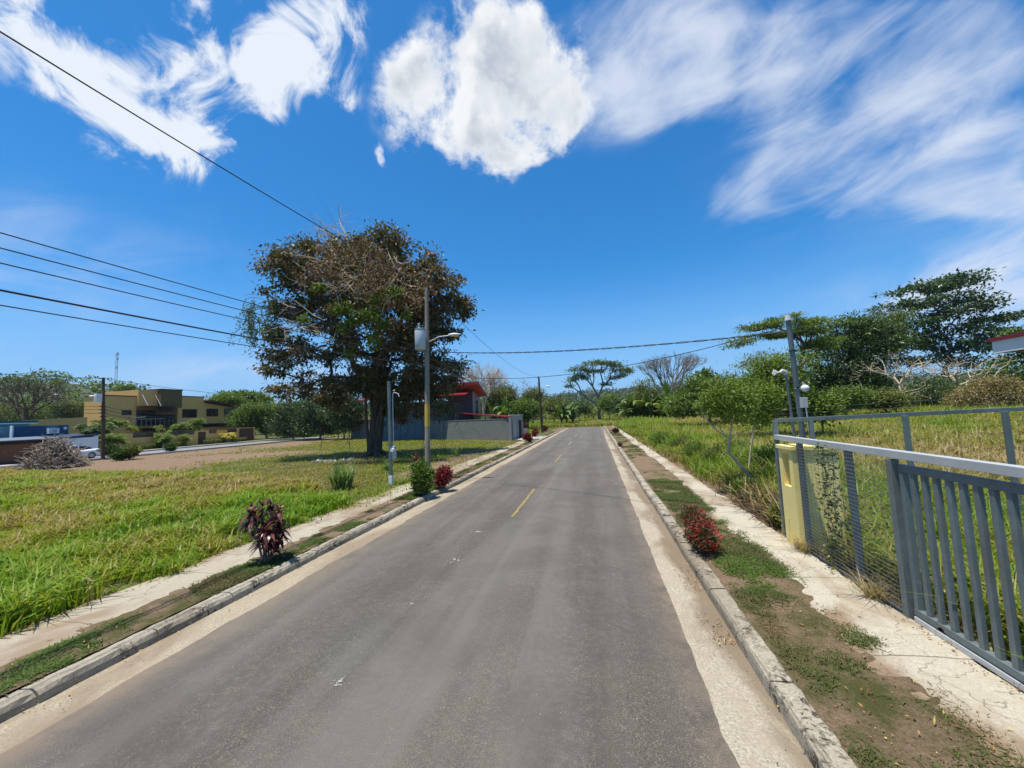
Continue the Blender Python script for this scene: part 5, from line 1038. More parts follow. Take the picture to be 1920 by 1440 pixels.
# ================================================================== POLES, LAMPS, WIRES
M['pole_conc'] = m_concrete('pole_concrete', (.33, .29, .225), (.25, .215, .165), (.18, .15, .115), .4)
M['pole_wood'] = barkmat('pole_wood', (.05, .03, .02), (.13, .085, .06), 6)
M['lamp_lens'] = simple('amber_lens', (.62, .38, .12), .3, 0, .1, 9)
M['cable'] = simple('cable', (.018, .017, .020), .5, 0, .1, 3)
M['yellow_band'] = simple('faded_yellow_paint', (.48, .34, .06), .8, 0, .3, 12)
UP = np.array([-6.95, 15.75, .08]); UT = PX(800, 545, -6.95)
def cobra_lamp(t, root, tip, s=1.0):
    root, tip = np.array(root), np.array(tip); mid = (root + tip) / 2 + [0, 0, .10 * s]
    m = MB(); m.path([root, mid, tip], [.028 * s, .026 * s, .024 * s], 8); m.build('lamp_arm', M['galv_lite'], t)
    d = tip - root; d[2] = 0; d /= np.linalg.norm(d); sd = np.cross(d, [0, 0, 1]); h = MB(); n = 9; tt = np.linspace(0, 1, n)
    w_ = .15 * s * np.sin(np.clip(tt * .86 + .12, 0, 1) * np.pi) ** .55; hh = .085 * s * np.sin(np.clip(tt * .9 + .08, 0, 1) * np.pi) ** .6; C = tip + d * (tt[:, None] * .62 * s - .05) + [0, 0, .02]
    th = np.linspace(0, 2 * np.pi, 12, endpoint=False); V = C[:, None] + np.cos(th)[None, :, None] * sd * w_[:, None, None] + np.sin(th)[None, :, None] * np.array([0, 0, 1.]) * hh[:, None, None]
    i_ = np.arange(n - 1)[:, None] * 12; j_ = np.arange(12)[None]; k_ = (j_ + 1) % 12; h.add(V.reshape(-1, 3), np.stack([i_ + j_, i_ + 12 + j_, i_ + 12 + k_, i_ + k_], -1).reshape(-1, 4), .5, True); h.ngon(V[0]); h.ngon(V[-1][::-1]); hd = h.build('lamp_head', M['white_paint'], t)
    MB().blob(tip + d * .36 * s + [0, 0, -.06 * s], (.13 * s, .13 * s, .07 * s), 12, 6).build('lens', M['lamp_lens'], hd)
t = thing('utility_pole', 'weathered concrete utility pole carrying a transformer before the big tree', 'utility pole', UP)
m = MB(); m.path([UP, UP + (UT - UP) * .5, UT], [.118, .10, .08], 16); m.build('shaft', M['pole_conc'], t)
z = G(804, 772, 0); m = MB(); zb = PX(804, 800, -6.95)[2]; zt_ = PX(804, 758, -6.95)[2]; fr = lambda zz_: UP + (UT - UP) * (zz_ - UP[2]) / (UT[2] - UP[2])
m.path([fr(zb), fr(zt_)], [.1135, .1095], 16, cap=False); m.build('painted_band', M['yellow_band'], t)
tc_ = PX(793, 636, -6.95); zc = tc_[2]; c0 = fr(zc) + np.array([-.16, -.33, 0]); zlo = PX(793, 655, -6.95)[2] - .0; zhi = PX(793, 617, -6.95)[2]
m = MB(); m.path([[c0[0], c0[1], zlo], [c0[0], c0[1], zlo + .04], [c0[0], c0[1], zhi - .05], [c0[0], c0[1], zhi]], [.20, .225, .225, .20], 24); tr = m.build('transformer', M['galv_lite'], t)
m = MB(); m.cyl([c0[0], c0[1], zhi + .003], [c0[0], c0[1], zhi + .04], .235, .22, 24); m.build('lid', M['galv'], tr)
m = MB()
for k in range(5): m.cyl([c0[0] - .05, c0[1], zhi + .04 + k * .05], [c0[0] - .05, c0[1], zhi + .07 + k * .05], .05, .035, 10)
m.build('bushing', M['grey_box'], tr)
m = MB()
for zz_ in (zlo + .12, zhi - .12): m.beam([c0[0], c0[1] + .2, zz_], fr(zz_), .06, .06)
m.build('bracket', M['galv'], t)
for k, zz_ in enumerate((5.75, 5.55, 5.35, 5.15, 4.95)):
    q = fr(zz_); MB().cyl(q + [-.13, -.02, -.04], q + [-.13, -.02, .05], .035, .035, 8).build('insulator', M['grey_box'], t)
m = MB(); q = fr(UT[2] - .25); m.cyl(UT, UT + [0, 0, .16], .035, .03, 10); m.build('top_insulator', M['grey_box'], t)
lr = fr(PX(803, 642, -6.95)[2]) + [.11, 0, 0]; lt = PX(848, 629, -5.35); lt[1] = lr[1] - .35
lt = D(843, 629, np.dot(lr - CP, _f) - .1); cobra_lamp(t, lr, lt, .82)
# steel meter post
MP = np.array([-8.22, 15.05, .08]); MT = PX(729, 715, -8.22)
t = thing('meter_post', 'square galvanised meter post standing at the path edge before the big tree', 'post', MP)
m = MB(); m.beam(MP + [0, 0, .35], MT, .105, .105, (0, 1, 0)); m.build('shaft', M['galv'], t, bevel=.006)
m = MB(); m.beam(MP, MP + [0, 0, .35], .15, .15, (0, 1, 0)); m.build('footing', M['white_paint'], t, bevel=.01)
q = PX(738, 848, -8.12); m = MB(); m.box(q[0] - .10, q[0] + .10, q[1] - .09, q[1] + .06, q[2] - .26, q[2] + .26); mb_ = m.build('meter_box', M['grey_box'], t, bevel=.02)
m = MB(); m.cyl([q[0], q[1] - .09, q[2] + .1], [q[0], q[1] - .15, q[2] + .1], .075, .07, 18); m.build('meter_dial', M['white_paint'], mb_)
m = MB(); a = PX(736, 740, -8.12); m.path([q + [0, 0, .25], [q[0], q[1], a[2] - .2], a], .02, 8); m.build('conduit', M['galv_lite'], t)
m = MB(); m.path([a, a + [.08, 0, .10], a + [.25, 0, .02], a + [.30, 0, -.1]], .014, 6); m.path([a, a + [-.02, 0, .14], a + [.12, 0, .2]], .014, 6); m.build('cable_end', M['white_paint'], t)
# far lamp pole by the driveway
FP = np.array([-7.68, 58.2, .08]); FT = PX(1010, 706, -7.68)
t = thing('utility_pole', 'far utility pole with a street lamp near the end of the road', 'utility pole', FP)
m = MB(); m.path([FP, FT], [.17, .12], 12); m.build('shaft', M['pole_wood'], t)
q = PX(1012, 722, -7.68); m = MB(); m.cyl(q - [.15, 0, .35], q + [-.15, 0, .35], .2, .2, 12); m.build('transformer', M['galv_lite'], t)
cobra_lamp(t, PX(1012, 728, -7.6), PX(1024, 725, -6.6), 1.1)
# wires
def wire(label, a, b, sag, r=.012, group=None, name='overhead_wire', mat='cable', n=28, tw=0):
    a, b = np.array(a, float), np.array(b, float); tt = np.linspace(0, 1, n)[:, None]; P = a * (1 - tt) + b * tt; P[:, 2] -= (4 * sag * tt * (1 - tt))[:, 0]
    if tw:
        m = MB()
        ph = np.linspace(0, tw, n)
        for s_ in (0, math.pi): m.path(P + np.stack([0 * ph, 0 * ph, .016 * np.cos(ph + s_)], 1), r, 5, cap=False)
    else: m = MB().path(P, r, 6, cap=False)
    tag(m.build(name, M[mat]), label, 'wire', group)
WG = 'overhead wires along the left side of the road'
wire('highest wire crossing the sky from the upper left to the pole top', (-6.9, -24, 8.3), UT + [0, 0, .15], .88, .011, WG, n=60)
for zz_, z0, lab, r_ in ((5.75, 5.95, 'uppermost of the five parallel wires on the left', .008), (5.55, 5.78, 'second of the five parallel wires counted from the top', .008), (5.35, 5.62, 'middle one of the five parallel wires', .008), (4.95, 5.42, 'thick dark cable, fourth of the five parallel wires', .014), (4.78, 5.20, 'lowest of the five parallel wires on the left', .008)):
    q = fr(zz_); wire(lab, (-6.9, -24, z0), q + [-.13, -.02, 0], .80, r_, WG, n=60)
wire('high wire running from the near pole top down to the far lamp pole', UT + [0, 0, .15], FT + [-.1, 0, .05], 1.0, .012, WG, n=40)
for k, (zz_, z1) in enumerate(((5.35, 5.9), (4.95, 5.5))): wire('low wire from the near pole past the red roof, ' + ('upper one' if k == 0 else 'lower one'), fr(zz_) + [-.1, 0, 0], (FP[0], FP[1], z1), .5, .014, WG)
ptw = D(1478, 622, 8.6)
wire('twisted service cable crossing above the road to the steel mast', fr(5.55) + [.1, 0, 0], ptw, .22, .010, 'service wires across the road', n=90, tw=95)
wire('thin service wire crossing low over the road toward the right trees', fr(4.62) + [.1, 0, 0], D(1474, 612, 8.7) , .62, .009, 'service wires across the road', n=40)
wire('stay wire dropping from the near pole to the red-roofed house', fr(5.0) + [0, .1, 0], D(940, 722, 50), .3, .012, 'service wires across the road')

# ================================================================== GREY WALL, GARAGE, RED-ROOFED HOUSE
M['wall_grey'] = m_concrete('grey_block_wall', (.20, .21, .195), (.17, .18, .168), (.14, .15, .14), .15, None, None, .7)
M['wall_lite'] = simple('light_grey_render', (.27, .265, .25), .9, 0, .08, 3, .0, .2, (.30, .29, .27))
M['red_roof'] = simple('red_metal_roof', (.27, .014, .022), .45, .1, .16, 2.0, 0, .5, (.16, .014, .018))
M['soffit'] = simple('timber_soffit', (.30, .115, .045), .7, 0, .18, 4)
M['plum'] = simple('dark_plum_render', (.075, .065, .095), .85, 0, .12, 3)
M['lilac'] = simple('lilac_grey_render', (.30, .265, .28), .85, 0, .08, 3)
M['bluegrey'] = simple('blue_grey_render', (.10, .155, .19), .85, 0, .12, 2)
M['dark_trim'] = simple('dark_trim', (.035, .035, .04), .6, 0, .15, 6)
wA = np.array([-8.72, 41.4, 0]); wB = np.array([-41.3, 62.1, 0]); wd = (wB - wA) / np.linalg.norm(wB - wA); wn_ = np.array([-wd[1], wd[0], 0]);
if wn_[1] < 0: wn_ = -wn_
def WP(s_, n_, z_): return wA + wd * s_ + wn_ * n_ + np.array([0, 0, z_])
def wbox(m, s0, s1, n0, n1, z0, z1, z0b=None, z1b=None):
    """box along the wall; z1b: top height at the far (n1) side"""
    z1b = z1 if z1b is None else z1b; z0b = z0 if z0b is None else z0b
    return m.hexa([WP(s0, n0, z0), WP(s1, n0, z0), WP(s1, n1, z0b), WP(s0, n1, z0b), WP(s0, n0, z1), WP(s1, n0, z1), WP(s1, n1, z1b), WP(s0, n1, z1b)])
LW = np.linalg.norm(wB - wA)
t = thing('boundary_wall', 'long grey rendered boundary wall behind the big tree', 'wall', WP(LW / 2, 0, 0))
m = MB(); wbox(m, 0.03, LW, 0, .2, 0, 2.36, None, None); m.build('wall', M['wall_grey'], t)
m = MB(); wbox(m, 0.03, LW, -.03, .23, 2.36, 2.41); m.build('coping', M['wall_lite'], t)
m = MB()
for s_ in (3.2, 9.5, 15.5, 21.5): q = WP(s_, .1, 2.4); m.cyl(q, q + [0, 0, .7], .03)
m.build('spike', M['galv'], t)
# garage at the road end of the wall
t = thing('garage', 'grey garage front with barred openings and low red roof beside the driveway', 'garage', (-8.6, 45, 0))
m = MB(); gy0, gy1 = 41.25, 48.4
m.box(-8.95, -8.70, gy0, gy0 + .55, 0, 2.15); m.box(-8.95, -8.70, gy0 + .85, gy0 + 1.25, 0, 2.15); m.box(-8.95, -8.70, gy0 + 3.6, gy0 + 4.1, 0, 2.15); m.box(-8.95, -8.70, gy0 + 6.3, gy1, 0, 2.15)
m.box(-8.95, -8.70, gy0, gy1, 2.15, 2.72); m.box(-8.95, -8.70, gy0 + .55, gy0 + .85, 0, .5); m.build('front_wall', M['wall_lite'], t)
m = MB(); m.box(-8.98, -8.67, gy0 - .03, gy1 + .03, 2.72, 2.78); m.build('coping', M['white_paint'], t)
m = MB(); m.box(-8.86, -8.82, gy0 + 1.25, gy0 + 3.6, .1, 2.15)
for k in range(13): m.box(-8.82, -8.78, gy0 + 1.3 + k * .185, gy0 + 1.34 + k * .185, .1, 2.13)
m.build('garage_door', M['grey_box'], t)
m = MB()
for k in range(14): m.box(-8.84, -8.80, gy0 + 4.13 + k * .16, gy0 + 4.17 + k * .16, .1, 2.15)
for z_ in (.3, 1.2, 2.0): m.box(-8.85, -8.79, gy0 + 4.1, gy0 + 6.3, z_, z_ + .05)
m.build('grille', M['dark_trim'], t)
m = MB(); m.box(-8.86, -8.82, gy0 + .55, gy0 + .85, .5, 2.15); m.build('window', M['glass_dark'], t)
m = MB(); m.hexa([[-9.1, gy0 + .25, 2.5], [-9.0, gy1, 2.5], [-18.5, gy1 + 7, 3.25], [-16.2, gy0 + 5.6, 3.25], [-9.1, gy0 + .25, 2.58], [-9.0, gy1, 2.58], [-18.5, gy1 + 7, 3.33], [-16.2, gy0 + 5.6, 3.33]]); rf = m.build('roof', M['red_roof'], t)
m = MB(); P = np.array([-9.1, gy0 + .25, 2.60]); Q_ = np.array([-16.2, gy0 + 5.6, 3.35]); E_ = np.array([-9.0, gy1, 2.60]); E2 = np.array([-18.5, gy1 + 7, 3.35])
for k in range(1, 12):
    f_ = k / 12; m.beam(P + (E_ - P) * f_, Q_ + (E2 - Q_) * f_, .06, .05)
m.build('rib', M['red_roof'], rf)
m = MB(); m.box(-8.9, -8.3, gy1 + .5, gy1 + .8, 0, 1.0); m.box(-8.9, -8.3, gy1 + .5, gy1 + .8, 1.0, 1.05); m.build('side_wall', M['wall_lite'], t)
# house: near wall runs parallel to the boundary wall
t = thing('red_roofed_house', 'two-storey house with red overhanging roof and timber soffit behind the big tree', 'house', WP(16, 9, 0))
yn = 49.0; xh = PY(885, 735, yn)[0]; xl = PY(700, 735, yn)[0]
MB().box(xh - 3.3, xh, yn, yn + 3.4, 0, 6.1).build('end_block', M['plum'], t)
wl_ = MB().box(xh + .003, xh + .06, yn + .05, yn + 3.35, 2.2, 6.0).build('end_wall', M['lilac'], t)
MB().box(xh + .063, xh + .09, yn + 1.1, yn + 2.3, 3.2, 4.9).build('window', M['glass_dark'], t)
MB().box(xl, xh - 3.303, yn + .3, yn + 7, 0, 5.0).build('wall', M['bluegrey'], t)
pk = PY(896, 716, yn - 1.3); xr_ = pk[0]; zA = pk[2]; ef = PX(912, 741, xr_); yF_ = ef[1]; zB = ef[2] + .1
P_ = [(xl - 1.2, yn - 1.3), (xr_, yn - 1.3), (xr_, yF_), (xl - 1.2, yF_)]
slab = lambda d0, d1: MB().hexa([[*P_[0], zA + d0], [*P_[1], zA + d0], [*P_[2], zB + d0], [*P_[3], zB + d0], [*P_[0], zA + d1], [*P_[1], zA + d1], [*P_[2], zB + d1], [*P_[3], zB + d1]])
rf = slab(-.2, 0).build('roof', M['red_roof'], t); slab(-.26, -.203).build('soffit', M['soffit'], rf)
m = MB(); m.box(xl - 1.2, xr_ + .04, yn - 1.36, yn - 1.303, zA - .32, zA + .04); m.hexa([[xr_ + .003, yn - 1.3, zA - .30], [xr_ + .04, yn - 1.3, zA - .30], [xr_ + .04, yF_, zB - .30], [xr_ + .003, yF_, zB - .30], [xr_ + .003, yn - 1.3, zA + .04], [xr_ + .04, yn - 1.3, zA + .04], [xr_ + .04, yF_, zB + .04], [xr_ + .003, yF_, zB + .04]]); m.build('fascia', M['red_roof'], rf)
lo = PY(874, 739, yn - 1.9); xL_ = lo[0]; zl_ = lo[2]
MB().hexa([[xl - 1, yn - 2.2, zl_ - .12], [xL_, yn - 2.2, zl_ - .12], [xL_, yn - .003, zl_ + .38], [xl - 1, yn - .003, zl_ + .38], [xl - 1, yn - 2.2, zl_], [xL_, yn - 2.2, zl_], [xL_, yn - .003, zl_ + .5], [xl - 1, yn - .003, zl_ + .5]]).build('lower_roof', M['red_roof'], t)
m = MB(); wbox(m, LW - 6.5, LW + .5, .4, 8, 0, 2.9); m.build('rear_wing', M['wall_grey'], t)
m = MB(); wbox(m, LW - 6.9, LW + .7, .3, 8.3, 2.95, 3.1, 3.6, 3.75); m.build('rear_roof', M['red_roof'], t)

# ================================================================== ROOF CORNER AT THE RIGHT EDGE
t = thing('neighbour_house', 'white-fasciaed roof corner with dark red edge cut off at the right of the view', 'house', (17.5, 15.2, .5))
e0 = D(1863, 642, 15.0); xr = e0[0]; yr = e0[1]; zt2 = D(1863, 640, 15)[2]; zb2 = D(1866, 663, 15)[2]
m = MB(); m.box(xr + .003, xr + 9, 4, yr - .003, zb2 + .06, zt2 - .003); m.build('roof_slab', M['white_paint'], t)
m = MB(); m.box(xr - .03, xr, 4, yr + .03, zb2, zt2); m.box(xr, xr + 9, yr, yr + .03, zb2, zt2); m.build('fascia', M['white_paint'], t)
m = MB(); m.box(xr - .10, xr + 9, 3.95, yr + .1, zt2 + .003, zt2 + .12); m.build('roof_edge', simple('dark_red_trim', (.20, .012, .025), .5), t)
m = MB(); m.box(xr + .02, xr + 9, 4, yr - .02, zb2 + .02, zb2 + .057); m.build('soffit', M['dark_trim'], t)
m = MB(); m.box(xr + 1.6, xr + 8.5, 5, yr - 1.4, .3, zb2 + .017); m.build('wall', M['lilac'], t)

# ================================================================== LEFT STREET: HOUSES, WALLS, CAR
M['ochre'] = simple('ochre_render', (.74, .44, .15), .9, 0, .06, 1.2, 0, .2, (.60, .37, .14))
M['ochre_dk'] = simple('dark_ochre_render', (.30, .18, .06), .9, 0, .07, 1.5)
M['umber'] = simple('olive_brown_render', (.15, .10, .038), .9, 0, .07, 1.5)
M['brown_trim'] = simple('brown_trim', (.085, .045, .028), .7, 0, .1, 3)
M['navy'] = simple('navy_paint', (.018, .040, .085), .7, 0, .12, 2)
M['blue'] = simple('deep_blue_paint', (.012, .075, .155), .75, 0, .10, 1.5)
M['teal'] = simple('pale_teal_paint', (.36, .56, .55), .8, 0, .06, 1.5)
M['teal_dk'] = simple('green_roof_edge', (.015, .10, .085), .6, 0, .1, 2)
M['wood'] = simple('brown_gate_boards', (.20, .082, .040), .75, 0, .30, 3.5)
M['stone'] = m_concrete('brown_stone_cladding', (.13, .085, .055), (.07, .045, .032), (.19, .13, .085), .6, None, None, .6)
M['metal_roof'] = simple('weathered_sheet_roof', (.20, .23, .26), .45, .4, .2, 2)
t = thing('brown_house', 'two-storey ochre house with dark entrance tower across the left street', 'house', (-76, 56, 0))
HX = -72.0
def hy(u, v=780, x=HX): return PX(u, v, x)[1]
def hz_(u, v, x=HX): return PX(u, v, x)[2]
yA, yB, yC, yD, yE, yF = hy(196), hy(255), hy(291), hy(331), hy(382), hy(446)
zL = hz_(200, 742); zT = hz_(300, 732); zM = hz_(355, 744); zR0 = hz_(384, 752); zR1 = hz_(450, 763)
xW = PY(157, 780, yA)[0]; m = MB(); m.box(xW, HX, yA, yB, 0, zL); m.build('wall', M['ochre'], t); m = MB(); m.box(HX - 9, HX, yD, yE, 0, zM); m.hexa([[HX - 9, yE, 0], [HX - .003, yE, 0], [HX - .003, yF, 0], [HX - 9, yF, 0], [HX - 9, yE, zR0 - .3], [HX - .003, yE, zR0 - .3], [HX - .003, yF, zR1 - .3], [HX - 9, yF, zR1 - .3]]); m.build('wall', M['ochre'], t)
m = MB(); m.box(HX - 7, HX + .35, yB + .003, yC, hz_(275, 762), zT - .1); m.build('upper_bay', M['ochre'], t)
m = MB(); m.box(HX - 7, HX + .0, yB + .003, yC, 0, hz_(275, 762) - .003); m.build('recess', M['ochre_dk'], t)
m = MB(); m.box(HX - 6, HX + 1.1, yC + .003, yD, hz_(310, 765), zT + .05); m.box(HX - 6, HX + .2, yC + .003, yD, 0, hz_(310, 765) - .003); tw = m.build('tower', M['umber'], t)
for (u0, u1, v0, v1, x_, nm) in ((257, 289, 770, 797, HX + .003, 'window'), (296, 325, 764, 771, HX + 1.103, 'window'), (292, 328, 778, 800, HX + .203, 'window'), (230, 245, 770, 777, HX + .003, 'window'), (343, 368, 768, 782, HX + .003, 'window'), (388, 408, 767, 780, HX, 'window'), (421, 439, 767, 780, HX, 'window'), (268, 292, 802, 812, HX + .003, 'window')):
    y0_, y1_ = PX(u0, v0, x_)[1], PX(u1, v0, x_)[1]; za, zb_ = PX(u0, v1, x_)[2], PX(u0, v0, x_)[2]
    f = MB().box(x_ - .02, x_ + .05, y0_ - .12, y1_ + .12, za - .1, zb_ + .1).build('window', M['brown_trim'], t); MB().box(x_ + .053, x_ + .07, y0_, (y0_ + y1_) / 2 - .03, za, zb_).box(x_ + .053, x_ + .07, (y0_ + y1_) / 2 + .03, y1_, za, zb_).build('pane', M['glass_dark'], f)
m = MB(); m.box(HX + .0, HX + .5, yF - 9.0, yF - .5, hz_(400, 800), hz_(400, 794)); m.build('lower_window_band', M['glass_dark'], t)
m = MB(); m.box(HX + .35, HX + 1.8, yB - .2, yD - 1.6, hz_(275, 762) - .12, hz_(275, 762)); m.build('canopy', M['brown_trim'], t)
m = MB(); q = hz_(275, 762)
for yy in (yB + .5, yC - .4): m.cyl([HX + .37, yy, q + 2.0], [HX + 1.7, yy, q + .02], .04)
m.build('canopy_stay', M['galv_lite'], t)
m = MB(); zb_ = hz_(275, 786); m.box(HX + .05, HX + 1.6, yB - 1, yD - 3.2, zb_ - .25 - 1.2, zb_ - 1.2); m.build('balcony', M['ochre_dk'], t)
m = MB(); m.beam([HX + 1.55, yB - 1, zb_], [HX + 1.55, yD - 3.2, zb_], .06, .06)
for k in range(12): m.cyl([HX + 1.55, yB - 1 + k * .7, zb_ - 1.2], [HX + 1.55, yB - 1 + k * .7, zb_], .015)
m.build('railing', M['galv_lite'], t)
m = MB(); m.hexa([[HX - 9, yE, zR0 - .1], [HX + 1.5, yE, zR0 - .1], [HX + 1.5, yF + 2.0, zR1 - .35], [HX - 9, yF + 2.0, zR1 - .35], [HX - 9, yE, zR0 + .15], [HX + 1.5, yE, zR0 + .15], [HX + 1.5, yF + 2.0, zR1 - .1], [HX - 9, yF + 2.0, zR1 - .1]]); m.build('roof', M['brown_trim'], t)
m = MB(); m.box(xW - .1, HX + .1, yA - .1, yB, zL + .003, zL + .14); m.box(HX - 6.1, HX + 1.2, yC - .1, yD + .1, zT + .053, zT + .2); m.box(HX - 9.1, HX + .1, yD + .1, yE + .1, zM + .003, zM + .14); m.build('parapet_cap', M['brown_trim'], t)
m = MB(); m.box(HX + .1, HX + 3.5, yA + 3, yB - 1, hz_(210, 783) - .12, hz_(210, 783)); m.build('carport_roof', M['wall_lite'], t)
# its street wall
t = thing('street_wall', 'ochre street wall with brown stone panels before the brown house', 'wall', (-62, 52, .2))
WX = -62.0; y0w, y1w = PX(185, 840, WX)[1], PX(478, 812, WX)[1]
m = MB(); hts = [(0, .16, 2.35), (.16, .27, 1.75), (.27, .33, 2.3), (.33, .52, 1.75), (.52, .62, 2.3), (.62, .68, 1.75), (.68, .76, 2.2), (.76, .84, 1.75), (.84, 1.0, 2.5)]
for a, b, h_ in hts: m.box(WX - .25, WX, y0w + (y1w - y0w) * a, y0w + (y1w - y0w) * b - .003, .1, h_ + .2)
m.build('wall', M['ochre'], t)
for a, b, h_ in hts:
    if h_ < 2:
        MB().box(WX - .2, WX - .05, y0w + (y1w - y0w) * a + .02, y0w + (y1w - y0w) * b - .02, h_ + .2, h_ + .95).build('stone_panel', M['stone'], t)
m = MB(); gy = y0w + (y1w - y0w) * .545; m.box(WX + .003, WX + .08, gy, gy + 1.2, .2, 2.3); m.build('side_gate', M['brown_trim'], t)
m = MB(); m.box(WX + .003, WX + .1, y0w + (y1w - y0w) * .86, y1w - .4, .2, 2.55); m.build('garage_door', M['brown_trim'], t)
t = thing('side_wall', 'plain ochre wall stepping down behind the blue house', 'wall', (-70, 40, 0))
MB().hexa([[-70.3, 33, 0], [-70, 33, 0], [-70, 43.2, 0], [-70.3, 43.2, 0], [-70.3, 33, 4.6], [-70, 33, 4.6], [-70, 43.2, 5.1], [-70.3, 43.2, 5.1]]).build('wall', M['ochre'], t)
# blue house, teal house, white wall, timber gate
t = thing('blue_house', 'low deep-blue rendered house behind the white wall on the left', 'house', (-62, 32, 0))
MB().box(-66, -60, 30.8, 35.3, 0, 3.85).build('wall', M['blue'], t); MB().box(-60.3, -59.97, 30.68, 30.797, 2.4, 3.92).build('white_edge', M['white_paint'], t)
q = PX(98, 808, -59.9); ac = MB().box(-59.997, -59.6, q[1] - .45, q[1] + .45, q[2] - .3, q[2] + .3).build('air_conditioner', M['white_paint'], t); MB().cyl([-59.6, q[1], q[2]], [-59.57, q[1], q[2]], .22, .22, 16).build('fan_grille', M['grey_box'], ac)
MB().hexa([[-60, 29, 2.5], [-57.2, 29, 2.2], [-57.2, 36, 2.35], [-60, 36, 2.75], [-60, 29, 2.6], [-57.2, 29, 2.3], [-57.2, 36, 2.45], [-60, 36, 2.85]]).build('porch_roof', M['navy'], t)
q = PX(123, 803, -59.9); MB().box(-59.997, -59.9, q[1] - .12, q[1] + .12, q[2] - .14, q[2] + .14).build('wall_lamp', M['white_paint'], t)
t = thing('teal_house', 'pale teal house with green roof edge at the far left', 'house', (-68, 28, 0))
MB().box(-76, -66, 18, 35.2, 0, 4.25).build('wall', M['teal'], t); MB().box(-76.3, -65.4, 17.5, 35.6, 4.35, 4.6).build('roof', M['teal_dk'], t); MB().box(-65.75, -65.4, 17.5, 35.6, 4.2, 4.347).build('fascia', M['white_paint'], t)
f = MB().box(-66.02, -65.95, 33.6, 35.0, 3.0, 4.0).build('window', M['white_paint'], t); MB().box(-65.947, -65.93, 33.7, 34.9, 3.05, 3.95).build('pane', M['glass_dark'], f)
MB().hexa([[-66, 20, 3.3], [-62, 20, 2.9], [-62, 31, 3.0], [-66, 31, 3.5], [-66, 20, 3.4], [-62, 20, 3.0], [-62, 31, 3.1], [-66, 31, 3.6]]).build('porch_roof', M['teal'], t)
t = thing('white_wall', 'white street wall with navy coping behind the white car', 'wall', (-57.2, 34, 0))
wy0 = PX(73, 840, -57.2)[1]; wy1 = PX(184, 830, -57.2)[1]
MB().hexa([[-57.4, wy0, 0], [-57.2, wy0, 0], [-57.2, wy1, 0], [-57.4, wy1, 0], [-57.4, wy0, 2.1], [-57.2, wy0, 2.1], [-57.2, wy1, 2.5], [-57.4, wy1, 2.5]]).box(-60, -57.4, wy1 - .2, wy1, 0, 2.5).build('wall', M['white_paint'], t)
MB().hexa([[-57.45, wy0, 2.103], [-57.15, wy0, 2.103], [-57.15, wy1, 2.503], [-57.45, wy1, 2.503], [-57.45, wy0, 2.32], [-57.15, wy0, 2.32], [-57.15, wy1, 2.72], [-57.45, wy1, 2.72]]).build('coping', M['navy'], t)
t = thing('timber_gate', 'brown vertical-board driveway gate under a dark metal awning at far left', 'gate', (-55, 24, 0))
gx = -55.2; m = MB(); k = 0; y = 15.0
while y < wy0 - .9: m.box(gx - .04, gx + .0 + .006 * (k % 3), y, y + .19, .35, 2.0, .5); y += .2; k += 1
m.build('board', M['wood'], t)
m = MB()
for yy in (15.0, 19.0, 22.9, 26.6, wy0 - .5): m.box(gx + .01, gx + .12, yy - .1, yy + .1, .1, 2.3)
m.box(gx + .02, gx + .1, 15, wy0 - .1, 2.0, 2.3); m.build('frame', M['black'], t)
MB().hexa([[gx - 2.5, 14, 2.45], [gx + .8, 14, 2.25], [gx + .8, wy0, 2.35], [gx - 2.5, wy0, 2.6], [gx - 2.5, 14, 2.53], [gx + .8, 14, 2.33], [gx + .8, wy0, 2.43], [gx - 2.5, wy0, 2.68]]).build('awning', M['metal_roof'], t)
MB().box(gx - .5, gx + .1, wy0 - .95, wy0 - .1, 0, 2.25).build('side_panel', M['black'], t)
tag(MB().box(-57.1, -52.2, 10, 27.5, .11, .16).build('driveway', M['slab']), kind='structure')
